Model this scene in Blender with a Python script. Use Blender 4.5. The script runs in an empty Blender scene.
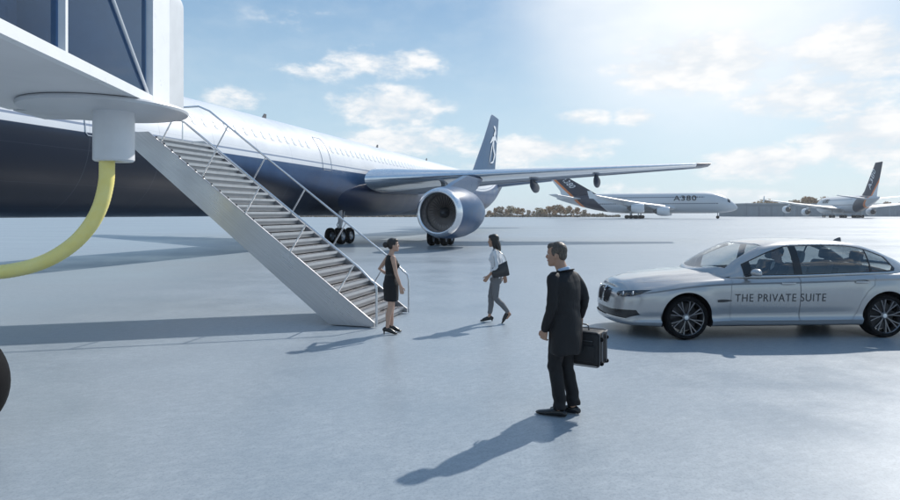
import bpy, bmesh, math, random
import numpy as np
from mathutils import Vector, Matrix, Euler
from mathutils.bvhtree import BVHTree
random.seed(7)
rng = random.Random(11)
scene = bpy.context.scene
COL = scene.collection
PI = math.pi

# ---------------------------------------------------------------- camera
CAM_H = 2.1
cam_data = bpy.data.cameras.new('camera')
cam = bpy.data.objects.new('camera', cam_data)
COL.objects.link(cam)
cam.location = (0, 0, CAM_H)
cam.rotation_euler = (math.radians(90), 0, 0)
cam_data.sensor_width = 36
cam_data.lens = 24.0
cam_data.shift_y = -0.0406
cam_data.clip_start = 0.05
cam_data.clip_end = 9000
scene.camera = cam
scene.view_settings.view_transform = 'Standard'
scene.view_settings.look = 'None'
scene.view_settings.gamma = 1
scene.view_settings.use_curve_mapping = False
scene.view_settings.exposure = 0.18
scene.render.resolution_x = 1024
scene.render.resolution_y = 569

# ---------------------------------------------------------------- sun and sky
SUN_AZ = 42.0      # degrees to the right of the view axis (+Y)
SUN_EL = 39.0
az, el = math.radians(SUN_AZ), math.radians(SUN_EL)
sun_dir = Vector((math.sin(az) * math.cos(el), math.cos(az) * math.cos(el), math.sin(el)))
sl = bpy.data.lights.new('sun', 'SUN')
sl.energy = 3.6
sl.angle = math.radians(0.9)
sl.color = (1.0, 0.955, 0.89)
sun = bpy.data.objects.new('sun', sl)
COL.objects.link(sun)
sun.rotation_euler = (-sun_dir).to_track_quat('-Z', 'Y').to_euler()
sun.location = (30, 30, 60)

world = bpy.data.worlds.new('World')
scene.world = world
world.use_nodes = True
SKY_STRENGTH = 0.10


class NT:
    """small helper that writes node graphs"""
    def __init__(s, tree):
        s.t = tree
        s.n = tree.nodes
        s.l = tree.links

    def put(s, sock, v):
        if v is None:
            return
        if isinstance(v, bpy.types.NodeSocket):
            s.l.new(v, sock)
        else:
            if hasattr(sock.default_value, '__len__'):
                v = tuple(v)
                if len(v) == 3 and len(sock.default_value) == 4:
                    v = v + (1,)
            sock.default_value = v

    def m(s, op, a, b=None, c=None, clamp=False):
        n = s.n.new('ShaderNodeMath')
        n.operation = op
        n.use_clamp = clamp
        for i, v in enumerate((a, b, c)):
            if v is not None:
                s.put(n.inputs[i], v)
        return n.outputs[0]

    def noise(s, vec, scale, detail=4, rough=.55, dist=0):
        n = s.n.new('ShaderNodeTexNoise')
        s.put(n.inputs['Vector'], vec)
        n.inputs['Scale'].default_value = scale
        n.inputs['Detail'].default_value = detail
        n.inputs['Roughness'].default_value = rough
        n.inputs['Distortion'].default_value = dist
        return n.outputs[0]

    def mix(s, f, a, b):
        n = s.n.new('ShaderNodeMix')
        n.data_type = 'RGBA'
        s.put(n.inputs[0], f)
        s.put(n.inputs[6], a)
        s.put(n.inputs[7], b)
        return n.outputs[2]

    def ramp(s, f, lo, hi, a=0., b=1., smooth=True):
        n = s.n.new('ShaderNodeMapRange')
        n.interpolation_type = 'SMOOTHSTEP' if smooth else 'LINEAR'
        n.clamp = True
        s.put(n.inputs[0], f)
        n.inputs[1].default_value = lo
        n.inputs[2].default_value = hi
        n.inputs[3].default_value = a
        n.inputs[4].default_value = b
        return n.outputs[0]

    def xyz(s, v):
        n = s.n.new('ShaderNodeSeparateXYZ')
        s.put(n.inputs[0], v)
        return n.outputs

    def comb(s, x, y, z):
        n = s.n.new('ShaderNodeCombineXYZ')
        for i, v in enumerate((x, y, z)):
            s.put(n.inputs[i], v)
        return n.outputs[0]


w = NT(world.node_tree)
for n_ in list(w.n):
    w.n.remove(n_)
wo = w.n.new('ShaderNodeOutputWorld')
bg = w.n.new('ShaderNodeBackground')
bg.inputs['Strength'].default_value = SKY_STRENGTH
w.l.new(bg.outputs[0], wo.inputs[0])
sky = w.n.new('ShaderNodeTexSky')
sky.sky_type = 'NISHITA'
sky.sun_disc = False
sky.sun_elevation = el
sky.sun_rotation = az
sky.altitude = 50
sky.air_density = 1.0
sky.dust_density = 1.0
sky.ozone_density = 1.3
tc = w.n.new('ShaderNodeTexCoord')
dirv = tc.outputs['Generated']
vx, vy, vz = w.xyz(dirv)
azn = w.m('ARCTAN2', vx, vy)
eln = w.m('ARCSINE', vz)
# cloud banks: azimuth, elevation (degrees), half widths, strength
CLOUDS = []


def cl(px, py, hw, hh, k=1.0):
    X = (px - 450) / 600.
    Z = (213.5 - py) / 600.
    a_ = math.degrees(math.atan(X))
    e_ = math.degrees(math.atan(Z / math.hypot(1, X)))
    sc = math.degrees(1 / 600.)
    CLOUDS.append((a_, e_, hw * sc / (1 + X * X), hh * sc, k))


for c_ in ((385, 63, 62, 17, .8), (312, 73, 40, 11, .6), (390, 107, 62, 22, 1.05), (415, 141, 85, 15, .9), (535, 150, 80, 15, 1.0),
           (582, 119, 30, 9, .8), (636, 117, 22, 10, .8), (700, 64, 95, 30, 1.1), (855, 52, 85, 30, 1.1), (815, 97, 95, 22, 1.0),
           (865, 135, 75, 30, 1.1), (760, 164, 70, 17, 1.0), (228, 98, 38, 13, .7), (735, 197, 50, 9, .8), (500, 168, 70, 9, .7), (880, 175, 60, 12, .6),
           (300, 20, 60, 12, .25), (640, 190, 60, 9, .5)):
    cl(*c_)
n1 = w.noise(w.comb(azn, w.m('MULTIPLY', eln, 2.1), 0), 13, 7, .6)
n2 = w.noise(w.comb(azn, w.m('MULTIPLY', eln, 2.1), 3.7), 4.2, 4, .55)
mask = None
for (a_, e_, hw, hh, k) in CLOUDS:
    dx = w.m('MULTIPLY', w.m('SUBTRACT', azn, math.radians(a_)), 1 / math.radians(hw))
    dy0 = w.m('MULTIPLY', w.m('SUBTRACT', eln, math.radians(e_)), 1 / math.radians(hh))
    d2 = w.m('ADD', w.m('MULTIPLY', dx, dx), w.m('MULTIPLY', dy0, dy0))
    g = w.m('MULTIPLY', w.m('SUBTRACT', 1.0, w.m('MULTIPLY', d2, .62), clamp=True), k)
    mask = g if mask is None else w.m('MAXIMUM', mask, g)
# beyond the part of the sky in the photo the banks follow plain noise
far = w.ramp(w.m('ABSOLUTE', azn), .72, .95)
high = w.ramp(eln, .36, .5)
gen = w.m('MULTIPLY', w.m('MAXIMUM', far, high), w.ramp(n2, .45, .7, 0, .9))
mask = w.m('MAXIMUM', mask, gen)
dens = w.m('ADD', w.m('MULTIPLY', w.m('SUBTRACT', n1, .5), 2.6), w.m('SUBTRACT', mask, .26))
dens = w.ramp(dens, -.05, .75)
dens = w.m('MULTIPLY', dens, w.ramp(mask, .0, .3))
# thin bright veil round the sun's side of the sky and pale band at the horizon
dot = w.n.new('ShaderNodeVectorMath')
dot.operation = 'DOT_PRODUCT'
w.put(dot.inputs[0], dirv)
va, ve = math.radians(23), math.radians(22)
dot.inputs[1].default_value = (math.sin(va) * math.cos(ve), math.cos(va) * math.cos(ve), math.sin(ve))
veil = w.ramp(dot.outputs['Value'], .925, 1.0)
veil = w.m('MULTIPLY', w.m('MULTIPLY', veil, veil), w.ramp(n2, .2, .7, .7, 1.0))
haze_h = w.ramp(eln, 0.0, .34, 1.0, 0.0)
hor = w.m('MULTIPLY', haze_h, .42)
grad = w.mix(w.ramp(eln, .02, .55), (4.7, 6.6, 7.9), (1.25, 3.0, 5.5))
base = w.mix(.72, sky.outputs[0], grad)
skyc = w.mix(hor, base, (5.6, 7.0, 7.9))
skyc = w.mix(w.m('MULTIPLY', w.ramp(n1, .35, .75), .14), skyc, (6.8, 7.6, 8.2))
skyc = w.mix(w.m('MULTIPLY', veil, .95), skyc, (9.2, 9.5, 9.8))
shade = w.ramp(n1, .38, .66)
cloudc = w.mix(shade, (7.0, 7.5, 8.0), (9.0, 9.0, 9.0))
skyc = w.mix(w.m('MULTIPLY', dens, .95), skyc, cloudc)
w.l.new(skyc, bg.inputs['Color'])

# ---------------------------------------------------------------- materials
MATS = {}


def mat(name, col, rough=.5, metal=0., var=.06, scale=3., bump=0., bscale=40., spec=.5, coat=0., emit=None):
    if name in MATS:
        return MATS[name]
    m = bpy.data.materials.new(name)
    m.use_nodes = True
    t = NT(m.node_tree)
    p = t.n['Principled BSDF']
    tcn = t.n.new('ShaderNodeTexCoord').outputs['Object']
    nz = t.noise(tcn, scale, 5, .6)
    lo = [c * (1 - var) for c in col]
    hi = [min(1, c * (1 + var)) for c in col]
    t.put(p.inputs['Base Color'], t.mix(t.ramp(nz, .3, .7), lo, hi))
    t.put(p.inputs['Roughness'], t.ramp(nz, .25, .75, max(.02, rough * .88), min(1, rough * 1.12)))
    p.inputs['Metallic'].default_value = metal
    p.inputs['Specular IOR Level'].default_value = spec
    if coat:
        p.inputs['Coat Weight'].default_value = coat
        p.inputs['Coat Roughness'].default_value = .06
    if bump:
        b = t.n.new('ShaderNodeBump')
        b.inputs['Strength'].default_value = bump
        b.inputs['Distance'].default_value = .01
        t.put(b.inputs['Height'], t.noise(tcn, bscale, 4, .6))
        t.l.new(b.outputs[0], p.inputs['Normal'])
    if emit:
        p.inputs['Emission Color'].default_value = (*emit[0], 1)
        p.inputs['Emission Strength'].default_value = emit[1]
    MATS[name] = m
    return m


def glass_mat(name, tint, refl_rough=.03, ior=1.5, rc=(.95, .97, 1)):
    if name in MATS:
        return MATS[name]
    m = bpy.data.materials.new(name)
    m.use_nodes = True
    t = NT(m.node_tree)
    for n in list(t.n):
        t.n.remove(n)
    out = t.n.new('ShaderNodeOutputMaterial')
    tr = t.n.new('ShaderNodeBsdfTransparent')
    tr.inputs[0].default_value = (*tint, 1)
    gl = t.n.new('ShaderNodeBsdfGlossy')
    gl.inputs['Roughness'].default_value = refl_rough
    gl.inputs[0].default_value = (*rc, 1)
    lw = t.n.new('ShaderNodeLayerWeight')
    lw.inputs[0].default_value = .5
    r0 = ((ior - 1) / (ior + 1)) ** 2 * 1.6
    sch = t.m('ADD', r0, t.m('MULTIPLY', 1 - r0, t.m('POWER', lw.outputs['Facing'], 4.5)))
    mx = t.n.new('ShaderNodeMixShader')
    t.l.new(sch, mx.inputs[0])
    t.l.new(tr.outputs[0], mx.inputs[1])
    t.l.new(gl.outputs[0], mx.inputs[2])
    t.l.new(mx.outputs[0], out.inputs[0])
    MATS[name] = m
    return m


# ---------------------------------------------------------------- object helpers
def link(o, parent=None):
    COL.objects.link(o)
    if parent is not None:
        o.parent = parent
    return o


def obj(name, bm, m, parent=None, smooth=True, angle=None, loc=None, recalc=True):
    if recalc:
        bmesh.ops.recalc_face_normals(bm, faces=bm.faces[:])
    me = bpy.data.meshes.new(name)
    bm.to_mesh(me)
    bm.free()
    if isinstance(m, (list, tuple)):
        for k in m:
            me.materials.append(k)
    else:
        me.materials.append(m)
    if smooth:
        me.polygons.foreach_set('use_smooth', [True] * len(me.polygons))
        if angle is None:
            angle = 38
        if angle < 180:
            try:
                me.set_sharp_from_angle(angle=math.radians(angle))
            except Exception:
                pass
    o = bpy.data.objects.new(name, me)
    if loc is not None:
        o.location = loc
    return link(o, parent)


def tag(o, label=None, cat=None, group=None, kind=None):
    if label:
        o['label'] = label
    if cat:
        o['category'] = cat
    if group:
        o['group'] = group
    if kind:
        o['kind'] = kind
    return o


def thing(name, label, cat, loc=(0, 0, 0), rz=0., group=None, sc=1.):
    o = bpy.data.objects.new(name, None)
    o.empty_display_size = .3
    o.location = loc
    o.rotation_euler = (0, 0, rz)
    o.scale = (sc, sc, sc)
    COL.objects.link(o)
    return tag(o, label, cat, group)


def copy_tree(o, parent=None):
    c = o.copy()
    COL.objects.link(c)
    if parent is not None:
        c.parent = parent
    for ch in list(o.children):
        copy_tree(ch, c)
    return c


def box(bm, x0, x1, y0, y1, z0, z1, M=None, bev=0., mi=0):
    vs = [bm.verts.new(Vector(p)) for p in ((x0, y0, z0), (x1, y0, z0), (x1, y1, z0), (x0, y1, z0), (x0, y0, z1), (x1, y0, z1), (x1, y1, z1), (x0, y1, z1))]
    fs = [bm.faces.new([vs[i] for i in q]) for q in ((0, 3, 2, 1), (4, 5, 6, 7), (0, 1, 5, 4), (1, 2, 6, 5), (2, 3, 7, 6), (3, 0, 4, 7))]
    for f in fs:
        f.material_index = mi
    if bev:
        es = list({e for f in fs for e in f.edges})
        r = bmesh.ops.bevel(bm, geom=es, offset=bev, segments=2, affect='EDGES', profile=.5)
        vs = list({v for f in r['faces'] for v in f.verts} | {v for v in vs if v.is_valid})
    if M is not None:
        bmesh.ops.transform(bm, matrix=M, verts=[v for v in vs if v.is_valid])
    return vs


def frame_for(t, ref):
    t = t.normalized()
    s = ref.cross(t)
    if s.length < 1e-5:
        s = Vector((1, 0, 0)).cross(t)
        if s.length < 1e-5:
            s = Vector((0, 1, 0)).cross(t)
    s.normalize()
    u = t.cross(s).normalized()
    return s, u


def loft(bm, rings, close=True, cap=True, mi=0):
    R = [[bm.verts.new(p) for p in r] for r in rings]
    n = len(R[0])
    for a, b in zip(R[:-1], R[1:]):
        for i in range(n if close else n - 1):
            j = (i + 1) % n
            f = bm.faces.new((a[i], a[j], b[j], b[i]))
            f.material_index = mi
    if cap and close:
        bm.faces.new(R[0][::-1]).material_index = mi
        bm.faces.new(R[-1]).material_index = mi
    return R


def tube(bm, pts, rad, seg=10, ref=Vector((0, 0, 1)), round_ends=False, smooth_path=0, mi=0):
    pts = [Vector(p) for p in pts]
    if not isinstance(rad, (list, tuple)):
        rad = [rad] * len(pts)
    rad = [r if isinstance(r, (tuple, list)) else (r, r) for r in rad]
    if smooth_path:
        P, Q = [], []
        n = len(pts)
        for i in range(n - 1):
            p0, p1, p2, p3 = pts[max(i - 1, 0)], pts[i], pts[i + 1], pts[min(i + 2, n - 1)]
            for k in range(smooth_path):
                t = k / smooth_path
                P.append(.5 * ((2 * p1) + (p2 - p0) * t + (2 * p0 - 5 * p1 + 4 * p2 - p3) * t * t + (3 * p1 - p0 - 3 * p2 + p3) * t ** 3))
                Q.append((rad[i][0] * (1 - t) + rad[i + 1][0] * t, rad[i][1] * (1 - t) + rad[i + 1][1] * t))
        P.append(pts[-1])
        Q.append(rad[-1])
        pts, rad = P, Q
    rings = []
    n = len(pts)
    tang = []
    for i in range(n):
        t = (pts[min(i + 1, n - 1)] - pts[max(i - 1, 0)])
        tang.append(t.normalized() if t.length > 1e-9 else Vector((0, 0, 1)))
    spec = []
    if round_ends:
        for k in (0.02, .35, .7):
            a = k * PI / 2
            spec.append((pts[0] - tang[0] * (math.cos(a) * min(rad[0])), [r * math.sin(a) + 1e-4 for r in rad[0]], tang[0]))
    for i in range(n):
        spec.append((pts[i], rad[i], tang[i]))
    if round_ends:
        for k in (.7, .35, 0.02):
            a = k * PI / 2
            spec.append((pts[-1] + tang[-1] * (math.cos(a) * min(rad[-1])), [r * math.sin(a) + 1e-4 for r in rad[-1]], tang[-1]))
    prev = None
    for (c, r, t) in spec:
        if prev is None:
            s, u = frame_for(t, ref)
        else:
            s = prev - t * prev.dot(t)
            if s.length < 1e-6:
                s, u = frame_for(t, ref)
            s.normalize()
            u = t.cross(s)
        prev = s
        rings.append([c + s * (math.cos(2 * PI * k / seg) * r[0]) + u * (math.sin(2 * PI * k / seg) * r[1]) for k in range(seg)])
    loft(bm, rings, mi=mi)


def ellipsoid(bm, c, r, M=None, u=20, v=12):
    res = bmesh.ops.create_uvsphere(bm, u_segments=u, v_segments=v, radius=1.0)
    T = Matrix.Translation(Vector(c)) @ (M.to_4x4() if M is not None else Matrix.Identity(4)) @ Matrix.Diagonal((r[0], r[1], r[2], 1))
    bmesh.ops.transform(bm, matrix=T, verts=res['verts'])
    return res['verts']


def lathe(bm, prof, M=None, seg=40, mi=0, cap=False):
    """prof: list of (axial, radius) about local Y axis"""
    rings = []
    for (a, r) in prof:
        rings.append([Vector((r * math.cos(2 * PI * k / seg), a, r * math.sin(2 * PI * k / seg))) for k in range(seg)])
    if M is not None:
        rings = [[M @ p for p in r] for r in rings]
    return loft(bm, rings, cap=cap, mi=mi)


def prism(bm, poly, d0, d1, M=None, mi=0):
    """poly in local (x,z), extruded along y"""
    a = [bm.verts.new(Vector((p[0], d0, p[1]))) for p in poly]
    b = [bm.verts.new(Vector((p[0], d1, p[1]))) for p in poly]
    n = len(poly)
    bm.faces.new(a).material_index = mi
    bm.faces.new(b[::-1]).material_index = mi
    for i in range(n):
        j = (i + 1) % n
        bm.faces.new((a[j], a[i], b[i], b[j])).material_index = mi
    if M is not None:
        bmesh.ops.transform(bm, matrix=M, verts=a + b)
    return a + b


def cr(keys, x):
    """smooth (monotone-ish) interpolation of a table [(x, y...)]"""
    xs = [k[0] for k in keys]
    if x <= xs[0]:
        return keys[0][1]
    if x >= xs[-1]:
        return keys[-1][1]
    i = max(j for j in range(len(xs)) if xs[j] <= x)
    i = min(i, len(xs) - 2)
    x0, x1 = xs[i], xs[i + 1]
    y0, y1 = keys[i][1], keys[i + 1][1]
    def sl_(j):
        if j == 0 or j == len(xs) - 1:
            k = 0 if j == 0 else len(xs) - 2
            return (keys[k + 1][1] - keys[k][1]) / (xs[k + 1] - xs[k])
        a = (keys[j][1] - keys[j - 1][1]) / (xs[j] - xs[j - 1])
        b = (keys[j + 1][1] - keys[j][1]) / (xs[j + 1] - xs[j])
        if a * b <= 0:
            return 0
        return 2 * a * b / (a + b)
    h = x1 - x0
    t = (x - x0) / h
    m0, m1 = sl_(i) * h, sl_(i + 1) * h
    return (2 * t ** 3 - 3 * t * t + 1) * y0 + (t ** 3 - 2 * t * t + t) * m0 + (-2 * t ** 3 + 3 * t * t) * y1 + (t ** 3 - t * t) * m1


def text_bm(txt, size, extrude=0.0, spacing=1.0, bold=0.):
    cu = bpy.data.curves.new('lettering', 'FONT')
    cu.body = txt
    cu.size = size
    cu.extrude = extrude
    cu.offset = bold
    cu.space_character = spacing
    cu.align_x = 'LEFT'
    o = bpy.data.objects.new('lettering', cu)
    COL.objects.link(o)
    bpy.context.view_layer.update()
    dg = bpy.context.evaluated_depsgraph_get()
    me = bpy.data.meshes.new_from_object(o.evaluated_get(dg))
    bm = bmesh.new()
    bm.from_mesh(me)
    bpy.data.objects.remove(o)
    bpy.data.curves.remove(cu)
    bpy.data.meshes.remove(me)
    return bm


def fuse(bm, voxel=.008, smooth=2, subd=0):
    """turn overlapping closed pieces into ONE continuous skin; returns a new bmesh"""
    bmesh.ops.recalc_face_normals(bm, faces=bm.faces[:])
    me = bpy.data.meshes.new('tmp')
    bm.to_mesh(me)
    bm.free()
    o = bpy.data.objects.new('tmp', me)
    COL.objects.link(o)
    r = o.modifiers.new('r', 'REMESH')
    r.mode = 'VOXEL'
    r.voxel_size = voxel
    s = o.modifiers.new('s', 'SMOOTH')
    s.factor = .5
    s.iterations = smooth
    bpy.context.view_layer.update()
    dg = bpy.context.evaluated_depsgraph_get()
    m2 = bpy.data.meshes.new_from_object(o.evaluated_get(dg))
    out = bmesh.new()
    out.from_mesh(m2)
    bpy.data.objects.remove(o)
    bpy.data.meshes.remove(me)
    bpy.data.meshes.remove(m2)
    return out


def pip(p, poly):
    x, y = p
    c = False
    n = len(poly)
    j = n - 1
    for i in range(n):
        xi, yi = poly[i]
        xj, yj = poly[j]
        if (yi > y) != (yj > y) and x < (xj - xi) * (y - yi) / (yj - yi) + xi:
            c = not c
        j = i
    return c


def carve(bm, poly, ax, filt):
    """cut the surface along a flat outline seen along one axis; returns the faces inside"""
    i0, i1 = ax
    n = len(poly)
    for k in range(n):
        p, q = poly[k], poly[(k + 1) % n]
        dx, dy = q[0] - p[0], q[1] - p[1]
        L = math.hypot(dx, dy)
        if L < 1e-7:
            continue
        no = [0, 0, 0]
        no[i0], no[i1] = -dy / L, dx / L
        co = [0, 0, 0]
        co[i0], co[i1] = p
        lo = (min(p[0], q[0]) - 1e-4, min(p[1], q[1]) - 1e-4)
        hi = (max(p[0], q[0]) + 1e-4, max(p[1], q[1]) + 1e-4)
        fs = []
        for f in bm.faces:
            if not filt(f):
                continue
            a = [v.co[i0] for v in f.verts]
            b = [v.co[i1] for v in f.verts]
            if max(a) < lo[0] or min(a) > hi[0] or max(b) < lo[1] or min(b) > hi[1]:
                continue
            fs.append(f)
        if not fs:
            continue
        g = set(fs)
        for f in fs:
            g.update(f.edges)
            g.update(f.verts)
        bmesh.ops.bisect_plane(bm, geom=list(g), dist=1e-5, plane_co=co, plane_no=no)
    out = []
    for f in bm.faces:
        if filt(f):
            c = f.calc_center_median()
            if pip((c[i0], c[i1]), poly):
                out.append(f)
    return out


def pull(bm, faces, offset=0.):
    """take faces out of bm into a new bmesh, pushed along their normals"""
    nb = bmesh.new()
    mp = {}
    for f in faces:
        for v in f.verts:
            if v not in mp:
                mp[v] = nb.verts.new(v.co + v.normal * offset)
        try:
            g = nb.faces.new([mp[v] for v in f.verts])
            g.smooth = True
        except ValueError:
            pass
    bmesh.ops.delete(bm, geom=faces, context='FACES')
    return nb


# ---------------------------------------------------------------- ground
def ground():
    m = bpy.data.materials.new('concrete_apron')
    m.use_nodes = True
    t = NT(m.node_tree)
    p = t.n['Principled BSDF']
    geo = t.n.new('ShaderNodeNewGeometry').outputs['Position']
    gx, gy, gz = t.xyz(geo)
    big = t.noise(t.comb(t.m('MULTIPLY', gx, .35), gy, 0), .16, 5, .6)
    mid = t.noise(geo, .9, 6, .65)
    fine = t.noise(geo, 9, 6, .7)
    grit = t.noise(geo, 38, 4, .75)
    ra = t.m('ADD', t.m('MULTIPLY', gx, .9), t.m('MULTIPLY', gy, .43))
    rb = t.m('SUBTRACT', t.m('MULTIPLY', gy, .9), t.m('MULTIPLY', gx, .43))
    brush = t.noise(t.comb(t.m('MULTIPLY', ra, 7), t.m('MULTIPLY', rb, 15), 0), 1.0, 6, .68)
    c = t.mix(t.ramp(big, .35, .65), (.285, .332, .372), (.338, .388, .43))
    c = t.mix(t.m('MULTIPLY', t.ramp(mid, .3, .75), .5), c, (.43, .475, .51))
    c = t.mix(t.m('MULTIPLY', t.ramp(fine, .40, .64), .32), c, (.235, .28, .325))
    c = t.mix(t.m('MULTIPLY', t.ramp(brush, .42, .66), .42), c, (.24, .282, .325))
    c = t.mix(t.m('MULTIPLY', t.ramp(brush, .32, .46, 1, 0), .25), c, (.43, .475, .52))
    c = t.mix(t.m('MULTIPLY', t.ramp(grit, .45, .68), .55), c, (.185, .215, .25))
    vo = t.n.new('ShaderNodeTexVoronoi')
    vo.feature = 'DISTANCE_TO_EDGE'
    t.put(vo.inputs['Vector'], t.comb(t.m('ADD', gx, t.m('MULTIPLY', mid, .6)), t.m('ADD', gy, t.m('MULTIPLY', fine, .25)), 0))
    vo.inputs['Scale'].default_value = .23
    crack = t.m('MULTIPLY', t.ramp(vo.outputs['Distance'], 0, .006, 1, 0), t.ramp(mid, .55, .75, 0, .3))
    c = t.mix(crack, c, (.16, .18, .21))
    t.put(p.inputs['Base Color'], c)
    t.put(p.inputs['Roughness'], t.ramp(t.m('ADD', t.m('MULTIPLY', big, .6), t.m('MULTIPLY', mid, .4)), .35, .65, .28, .42))
    p.inputs['Specular IOR Level'].default_value = .28
    b = t.n.new('ShaderNodeBump')
    b.inputs['Strength'].default_value = .2
    b.inputs['Distance'].default_value = .006
    t.put(b.inputs['Height'], t.m('ADD', t.m('MULTIPLY', fine, .8), t.m('MULTIPLY', grit, .35)))
    t.l.new(b.outputs[0], p.inputs['Normal'])
    bm = bmesh.new()
    xs = [-4000, -600, -120, -30, 0, 30, 120, 600, 4000]
    ys = [-600, -60, -10, 10, 40, 120, 400, 1200, 7000]
    G = [[bm.verts.new((x, y, 0)) for x in xs] for y in ys]
    for i in range(len(ys) - 1):
        for j in range(len(xs) - 1):
            bm.faces.new((G[i][j], G[i][j + 1], G[i + 1][j + 1], G[i + 1][j]))
    o = obj('apron_ground', bm, m, smooth=False)
    tag(o, 'pale blue grey concrete apron', None, kind='structure')


ground()

# ---------------------------------------------------------------- common materials
M_white = mat('white_paint', (.78, .79, .80), .35, var=.03)
M_grey_panel = mat('grey_panel', (.58, .60, .62), .45, var=.04)
M_alu = mat('brushed_aluminium', (.50, .51, .53), .33, .9, var=.08, scale=6)
M_alu_light = mat('polished_rail', (.72, .73, .75), .22, 1., var=.04)
M_tyre = mat('tyre_rubber', (.008, .008, .009), .8, var=.2, scale=20, spec=.15)
M_hub = mat('hub_metal', (.35, .36, .38), .4, .8)
M_dark = mat('dark_recess', (.015, .016, .02), .7)
M_navy = mat('navy_paint', (.018, .036, .085), .38, var=.08, scale=.6, spec=.35)
M_strut = mat('strut_metal', (.42, .43, .45), .35, .6)


# ---------------------------------------------------------------- main airliner
AX = math.radians(16.5)
D_AX = 20.4
Z_AX = 4.77
RF = 2.82
nvec = Vector((-math.cos(AX), math.sin(AX), 0))
dvec = Vector((math.sin(AX), math.cos(AX), 0))
S0 = 50.


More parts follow.
